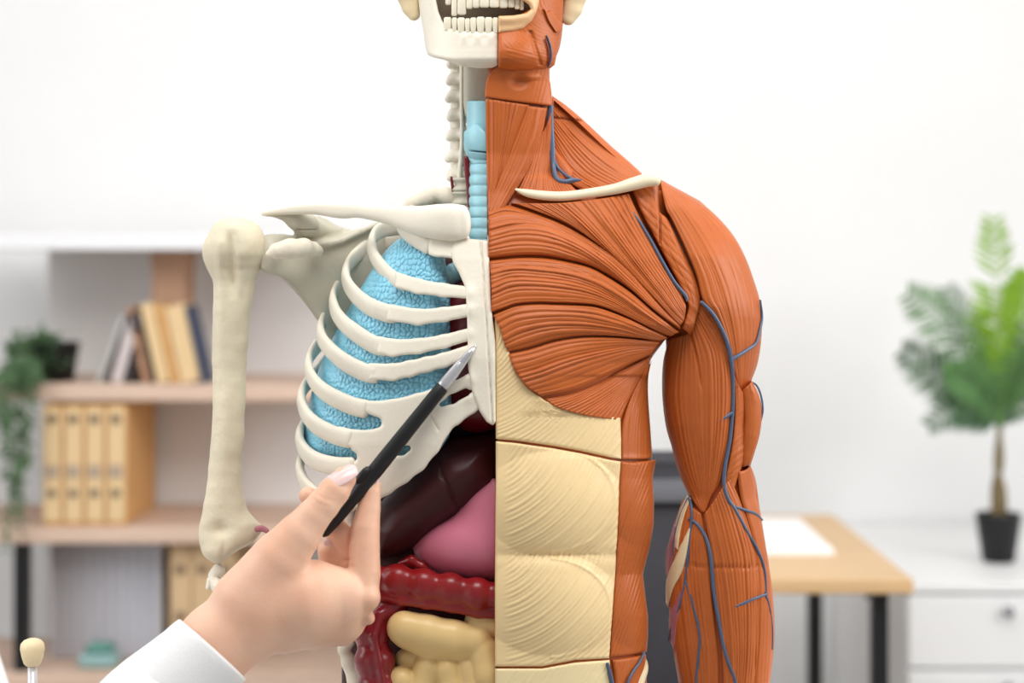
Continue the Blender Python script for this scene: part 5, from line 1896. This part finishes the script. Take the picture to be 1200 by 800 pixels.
for xa, xb, ya, yb in [(520, 529.5, 20, 36), (529.5, 536, 20.5, 37), (536, 545, 20.5, 38), (545, 551, 21.5, 38.5), (551, 558.5, 20.5, 39), (558.5, 568, 19.5, 39), (568, 577, 20, 39), (577, 584, 20.5, 39)]:
    tooth((xa + xb) / 2, ya, yb, xb - xa - .4, jaw, 0)
for xa, xb, ya, yb in [(522, 529, -12, 6), (529, 536, -10, 19), (536, 546.5, -10, 17.5), (546.5, 554, -8, 10.5), (554, 562, -8, 9.5), (562, 573.5, -8, 9), (573.5, 585, -8, 9), (585, 595, -8, 9.5), (595, 603, -8, 9), (603, 609, -8, 11), (609, 614, -8, 12)]:
    tooth((xa + xb) / 2, ya, yb, xb - xa - .4, uj, -1 if xa > 584 else 0, lower=False)
# skull and cap beyond the frame, ears
B = (482, 668, -200, -20, -110, 84)
g = sdgrid(B, 3.0)
F3 = smin(ell(g, (577, -110, -20), (84, 84, 90)), ell(g, (577, -55, 6), (66, 50, 58)), 12)
L_ = np.maximum(F3, g[0] - 578)
sdobj('skull', L_, B, 3.0, BONE_W, T)
R_ = np.maximum(F3, 578.5 - g[0])
sdobj('head_muscle', R_, B, 3.0, MUSCLE, T)
for nm, pts in (('ear', [(478, -26, -18, 13), (478, -6, -16, 12.5), (481, 8, -16, 9.5), (485, 17, -15, 7.5)]), ('ear', [(676, -26, -18, 13), (675, -6, -16, 12.5), (671, 10, -16, 10.5), (666, 21, -15, 8.8)])):
    bx = (min(p[0] for p in pts) - 16, max(p[0] for p in pts) + 16, -44, 36, -36, 6)
    g = sdgrid(bx, 1.4)
    F3 = chain(g, pts, 5, 1.3)
    F3 = smin(F3, -(ell(g, ((pts[0][0] * .7 + 577 * .3) * 0 + pts[1][0], -14, -4), (5, 14, 5))), 3) if False else F3
    sdobj(nm, F3, bx, 1.4, TENDON, T, label='cream ear')
V, F = join([tubeVF([(653, -30, -20, 10, 20), (651, 10, -18, 10, 22), (648, 50, -20, 9, 22), (640, 72, -22, 8, 18)], ns=24)])
mk('jaw_corner_muscle', V, F, MUSCLE_D, T)

# ---------------------------------------------------------------- pen
def penpt(t, side=0.0):
    """t in px along the pen from its tip"""
    a = np.array([559.0, 402.5, 119.0])
    b = np.array([376.0, 631.0, 138.0])
    u = (b - a) / np.linalg.norm(b - a)
    return a + u * t


pc = W(*penpt(140))
pen = root('ballpoint_pen', tuple(pc.tolist()), 'black ballpoint pen with clear grey tip, held in the hand and pointing at the breastbone', 'pen')


def pentube(name, prof, m, label=None, ns=24, off=(0, 0, 0)):
    P = []
    for t, r_ in prof:
        p = penpt(t) + np.array(off)
        P.append((p[0], p[1], p[2], r_, r_))
    # lathe along the straight axis, exact profile
    a, b = penpt(0), penpt(100)
    u = (b - a) / np.linalg.norm(b - a)
    n1 = np.cross(u, [0, 0, 1.0]); n1 /= np.linalg.norm(n1)
    n2 = np.cross(u, n1)
    th = np.linspace(0, 2 * np.pi, ns, endpoint=False)
    V = []
    for (t, r_) in prof:
        c_ = penpt(t) + np.array(off)
        V.append(c_[None] + r_ * (np.cos(th)[:, None] * n1 + np.sin(th)[:, None] * n2))
    V = np.concatenate(V)
    F = []
    for j in range(len(prof) - 1):
        for i in range(ns):
            k = (i + 1) % ns
            F.append((j * ns + i, j * ns + k, j * ns + ns + k, j * ns + ns + i))
    F += [tuple(range(ns - 1, -1, -1)), tuple((len(prof) - 1) * ns + i for i in range(ns))]
    return mk(name, W(V[:, 0], V[:, 1], V[:, 2]), F, m, pen, label=label)


pentube('refill_tip', [(0, .4), (1, .8), (5, 1.2), (5.2, 1.9), (9, 2.3), (14, 2.4), (14.1, .5)], STEEL, 'metal writing point')
pentube('tip_cone', [(6.5, 2.2), (7, 2.9), (16, 4.2), (28, 5.4), (29, 5.2), (30, 5.6), (44, 6.6), (60, 7.2), (66, 7.4), (67, 6)], PENS, 'clear grey tip section')
pentube('barrel', [(64, 5), (65, 7.4), (66, 7.9), (80, 8.1), (130, 8.8), (176, 9.3), (214, 9.2), (224, 9.0), (226, 8.0), (250, 7.6), (268, 6.8), (285, 5), (290, 2)], PENB)
pentube('side_button', [(192, 1.0), (194, 3.4), (199, 5.0), (207, 5.2), (213, 4), (217, 1.0)], PENB, 'raised oval button', off=(-6.2, -5.2, 5.5))

# ---------------------------------------------------------------- the person: hand, arm, coat
HD = 12.0
B = (190, 470, 536, 812, 66, 222)
g = sdgrid(B, 1.5)
SDp = 1.12
arm = chain(g, [(150, 842, 140 + HD, 46), (250, 760, 138 + HD, 44), (292, 733, 136 + HD, 42)], 10, SDp)
palm = smin(chain(g, [(262, 744, 136 + HD, 42), (302, 712, 138 + HD, 45), (352, 706, 134 + HD, 47)], 14, SDp), seg(g, (352, 706, 134 + HD), (392, 702, 126 + HD), 46, 38, SDp), 14)
body = smin(arm, palm, 16)
palm2 = seg(g, (340, 722, 118 + HD), (402, 731, 108 + HD), 44, 23, SDp)
body = smin(body, palm2, 14)
# thumb: base, joint, bent tip
thumb = chain(g, [(290, 704, 146 + HD, 40), (326, 656, 154 + HD, 33), (350, 627, 158 + HD, 26), (366, 606, 160 + HD, 20.5), (379, 591, 160 + HD, 19), (392, 575, 158 + HD, 18), (403, 561, 154 + HD, 14.5)], 2, 1.1)
body = smin(body, thumb, 12)
# index finger: first phalanx across, second and third up to the pen
index = chain(g, [(372, 694, 130 + HD, 38), (404, 698, 126 + HD, 29), (422, 699, 124 + HD, 21.5), (427, 672, 122 + HD, 19), (427, 640, 120 + HD, 18), (428, 620, 118 + HD, 17.2), (432, 596, 116 + HD, 14), (435.5, 576, 116 + HD, 11), (438, 568, 116 + HD, 8.6)], 1, 1.05)
f = smin(body, index, 7)
# middle finger: behind, curled up under the pen, its tip showing left of the thumb
mid = chain(g, [(378, 716, 108 + HD, 30), (408, 722, 102 + HD, 22), (416, 716, 98 + HD, 19)], 6)
mid2 = chain(g, [(416, 716, 98 + HD, 19), (412, 668, 94 + HD, 17), (400, 630, 98 + HD, 15.5), (378, 600, 104 + HD, 13), (361, 581, 106 + HD, 11)], 5)
f = smin(f, mid, 8)
ring = chain(g, [(366, 736, 98 + HD, 26), (400, 736, 92 + HD, 20), (408, 730, 88 + HD, 18), (402, 690, 86 + HD, 18), (392, 662, 90 + HD, 17), (387, 645, 96 + HD, 15)], 5)
lit = chain(g, [(350, 740, 92 + HD, 22), (380, 738, 86 + HD, 18), (388, 732, 80 + HD, 15), (386, 704, 78 + HD, 14), (376, 672, 84 + HD, 14)], 5)
f = smin(f, np.minimum(mid2, smin(ring, lit, 1.5)), 1.5)
# knuckle bumps, hollow and creases
f = smin(f, ell(g, (432, 724, 116 + HD), (7.5, 8, 10)), 6)
f = smin(f, ell(g, (427, 700, 128 + HD), (18.5, 15, 17)), 5)


def crs(pts, r_, amp, dd=16):
    global f
    q = polyline2(g[0][:, :, 0], g[1][:, :, 0], [(a, b_, .1) for a, b_ in pts])
    f = f + (amp * np.exp(-(np.maximum(q, 0) / r_) ** 2))[:, :, None] * (g[2] > 120)


crs([(372, 579), (381, 585), (391, 587)], 1.3, .7)
crs([(367, 585), (376, 591), (386, 594)], 1.2, .5)
crs([(424, 604), (436, 602), (444, 604)], 1.3, .25)
crs([(414, 640), (427, 637), (442, 640)], 1.3, .25)
crs([(396, 662), (404, 657), (412, 655)], 1.4, .9)
crs([(398, 668), (407, 664), (416, 664)], 1.3, .6)
Vh, Fh = nets(f, B, 1.5)
for _ in range(2):     # relax the grid steps
    E = np.array(Fh)
    acc = np.zeros_like(Vh); cn = np.zeros(len(Vh))
    for k in range(4):
        np.add.at(acc, E[:, k], Vh[E[:, (k + 1) % 4]]); np.add.at(cn, E[:, k], 1)
        np.add.at(acc, E[:, k], Vh[E[:, (k - 1) % 4]]); np.add.at(cn, E[:, k], 1)
    Vh = .35 * Vh + .65 * acc / cn[:, None]
hand = (W(Vh[:, 0], Vh[:, 1], Vh[:, 2]), Fh)
del g, f

# the rest of the body stands outside the frame on the left: coarse, in metres
PX, PY = -0.63, -0.38      # where the person stands


def wgrid(b, h):
    return sdgrid(b, h)


WB = (-1.0, -0.15, -0.78, 0.05, 0.0, 1.60)
ZS = 0.9
wg = wgrid(WB, 0.014)
wg0 = wg
wg = [wg0[0], wg0[1], wg0[2] / ZS]   # a shorter person: heights scaled


def sgw(a, b_, ra, rb, sy=1.0):
    q = [wg[0], (wg[1] - PY) * sy + PY, wg[2]]
    return seg(q, a, b_, ra, rb)


wr = W(150, 842, 140 + HD)
wr = (wr[0], wr[1], wr[2] / ZS)
hd = smin(ell(wg, (PX, PY, 1.60), (.078, .095, .118)), sgw((PX, PY, 1.42), (PX, PY, 1.52), .055, .055), .03)
bd = sgw((PX, PY, 1.0), (PX, PY, 1.30), .12, .13)
bd = smin(bd, sgw((PX - .15, PY, 1.36), (PX + .15, PY, 1.36), .055, .055), .06)
bd = smin(bd, hd, .03)
for sx in (-1, 1):
    leg_ = smin(sgw((PX + sx * .09, PY, .92), (PX + sx * .09, PY, .50), .085, .055), sgw((PX + sx * .09, PY + .01, .50), (PX + sx * .09, PY + .02, .09), .055, .04), .02)
    leg_ = smin(leg_, sgw((PX + sx * .09, PY + .02, .045), (PX + sx * .10, PY - .13, .04), .036, .032), .02)
    bd = smin(bd, leg_, .04)
sh = (PX + .14, PY + .01, 1.33)
elb = (-.41, -.26, .83 / ZS)
ls = (PX - .16, PY, 1.34)
le = (PX - .22, PY, 1.05)
lw2 = (PX - .16, PY - .10, .84)
bd = smin(bd, smin(sgw(sh, elb, .045, .04), sgw(elb, wr, .04, .034), .02), .03)
bd = smin(bd, smin(sgw(ls, le, .045, .04), sgw(le, lw2, .04, .03), .02), .03)
bd = smin(bd, sgw(lw2, (lw2[0] + .01, lw2[1] - .03, lw2[2] - .08), .035, .022), .02)
bd = smin(bd, sgw((PX + .035, PY - .095, 1.585), (PX + .03, PY - .085, 1.62), .012, .008), .012)
Vb, Fb = nets(bd, WB, 0.014)
V, F = join([hand, (Vb, Fb)])
person = mk('person', V, F, SKIN, None)
tagt(person, 'person in a white coat at left, pale hand holding a black pen to the ribs', 'person')

# hair
hr = ell(wg, (PX, PY + .015, 1.625), (.092, .105, .118))
hr = np.maximum(hr, -ell(wg, (PX + .02, PY - .09, 1.57), (.075, .075, .11)))
hr = smin(hr, sgw((PX, PY + .08, 1.60), (PX, PY + .09, 1.46), .05, .03), .03)
Vb, Fb = nets(hr, WB, 0.014)
mk('hair', Vb, Fb, mat('dark_hair', (60, 42, 32), 0.5), person)
tr_ = None
for sx in (-1, 1):
    q = smin(sgw((PX + sx * .09, PY, .92), (PX + sx * .09, PY, .50), .10, .075), sgw((PX + sx * .09, PY + .01, .50), (PX + sx * .09, PY + .02, .10), .075, .062), .02)
    tr_ = q if tr_ is None else smin(tr_, q, .02)
Vb, Fb = nets(tr_, WB, 0.014)
mk('trousers', Vb, Fb, mat('trouser_cloth', (70, 74, 88), 0.85), person)
for sx in (-1, 1):
    q = np.maximum(smin(sgw((PX + sx * .09, PY + .03, .05), (PX + sx * .10, PY - .14, .04), .055, .048), sgw((PX + sx * .09, PY + .02, .05), (PX + sx * .09, PY + .02, .09), .05, .05), .02), -wg[2] + .002)
    Vb, Fb = nets(q, WB, 0.014)
    mk('shoe', Vb, Fb, mat('shoe_leather', (230, 230, 228), 0.5), person)

# coat: body with hem plus the right sleeve ending in an open cuff round the wrist
ct = smin(sgw((PX, PY, 1.02), (PX, PY, 1.28), .165, .135), sgw((PX - .15, PY, 1.355), (PX + .13, PY, 1.355), .078, .078), .07)
ct = smin(ct, sgw((PX, PY, 1.38), (PX, PY, 1.44), .085, .07), .03)
skirt = np.maximum(sgw((PX - .01, PY, .46), (PX - .01, PY, 1.22), .345, .170, 1.25), np.maximum(.50 - wg[2], wg[2] - 1.25))
ct = smin(ct, skirt, .03)
ct = np.maximum(ct, wg[2] - 1.46)
wr2 = W(190, 806, 140 + HD)
wr2 = (wr2[0], wr2[1], wr2[2] / ZS)
ct = smin(ct, smin(sgw(sh, elb, .058, .056), sgw(elb, wr2, .054, .040), .03), .03)
ct = smin(ct, smin(sgw(ls, le, .062, .058), sgw(le, lw2, .058, .045), .02), .03)
Vb, Fb = nets(ct, WB, 0.014)
# cuff: finer mesh with folds
ax0, ax1 = np.array([170.0, 829, 141 + HD]), np.array([249.0, 760, 138 + HD])
u = ax1 - ax0; Lc = np.linalg.norm(u); u /= Lc
n1 = np.array([-u[1], u[0], 0]); n1 /= np.linalg.norm(n1)
n2 = np.cross(u, n1)
nf = Noise(77, 8, .06)
ns, st_ = 96, []
th = np.linspace(0, 2 * np.pi, ns, endpoint=False)
prof = [(-20, 58), (0, 57.5), (20, 57), (40, 56), (60, 55), (80, 53.8), (92, 52.6), (99, 52), (102, 51.2), (103, 50), (102, 48.6), (96, 47.6), (80, 47), (50, 46), (20, 46)]
Vc = []
for k, (t, r_) in enumerate(prof):
    tt = t / 103 * Lc
    w_ = 1.3 * nf(th * 20, np.full_like(th, t * 1.4)) * (k < 9)
    w_ = w_ + (1.0 if 5 < k < 10 else 0)
    # rim tilts a little
    tl = 6 * np.cos(th) * (t > 0) * np.clip(t / 90, 0, 1)
    Vc.append(ax0[None] + u[None] * (tt + tl)[:, None] + (r_ + w_)[:, None] * (np.cos(th)[:, None] * n1 + .92 * np.sin(th)[:, None] * n2))
Vc = np.concatenate(Vc)
idx = np.arange(len(prof) * ns).reshape(len(prof), ns)
q = np.stack([idx[:-1], np.roll(idx, -1, 1)[:-1], np.roll(idx, -1, 1)[1:], idx[1:]], -1).reshape(-1, 4)
Fc = [tuple(x) for x in q.tolist()] + [tuple(idx[0][::-1].tolist()), tuple(idx[-1].tolist())]
V, F = join([(W(Vc[:, 0], Vc[:, 1], Vc[:, 2]), Fc), (Vb, Fb)])
mk('lab_coat', V, F, COAT, person, label='white cotton coat')


# nails
def nail(name, c_, ax, w_, l_, nrm, m=NAIL):
    """curved nail plate: centre, direction to the tip, half width, half length, outward normal (px space)"""
    ax = np.array(ax, float); ax /= np.linalg.norm(ax)
    nrm = np.array(nrm, float); nrm -= ax * (nrm @ ax); nrm /= np.linalg.norm(nrm)
    sd_ = np.cross(ax, nrm)
    n = 15
    V, F = [], []
    for lay in (0, 1):
        for i in range(n):
            for j in range(n):
                a, b_ = -1 + 2 * i / (n - 1), -1 + 2 * j / (n - 1)
                # map the square onto a rounded plate
                rr = math.sqrt(max(1e-6, 1 - .42 * a * a))
                bb = b_ * rr * (1 if a < 0 else 1)
                aa = a * math.sqrt(max(0, 1 - .30 * b_ * b_))
                h_ = -.38 * w_ * bb * bb - .10 * l_ * aa * aa - (1.6 if lay else 0)
                V.append(np.array(c_) + ax * l_ * aa + sd_ * w_ * bb + nrm * h_)
    V = np.array(V)
    idx = np.arange(n * n).reshape(n, n)
    for i in range(n - 1):
        for j in range(n - 1):
            F.append((idx[i, j], idx[i + 1, j], idx[i + 1, j + 1], idx[i, j + 1]))
            F.append(tuple(x + n * n for x in (idx[i, j], idx[i, j + 1], idx[i + 1, j + 1], idx[i + 1, j])))
    rim = list(idx[:-1, 0]) + list(idx[-1, :-1]) + list(idx[:0:-1, -1]) + list(idx[0, :0:-1])
    for a, b_ in zip(rim, rim[1:] + rim[:1]):
        F.append((b_, a, a + n * n, b_ + n * n))
    return mk(name, W(V[:, 0], V[:, 1], V[:, 2]), F, m, person, label='pale pink polished nail')


nail('fingernail', (400, 554.5, 167 + HD), (.85, -.50, -.22), 12.5, 19.5, (-.32, -.58, .78))
nail('fingernail', (443.5, 571, 119 + HD), (.22, -.97, 0), 5.5, 10.5, (.95, .1, .22))
nail('fingernail', (387, 640, 109 + HD), (-.4, -.8, .2), 6, 9, (.1, .1, 1))
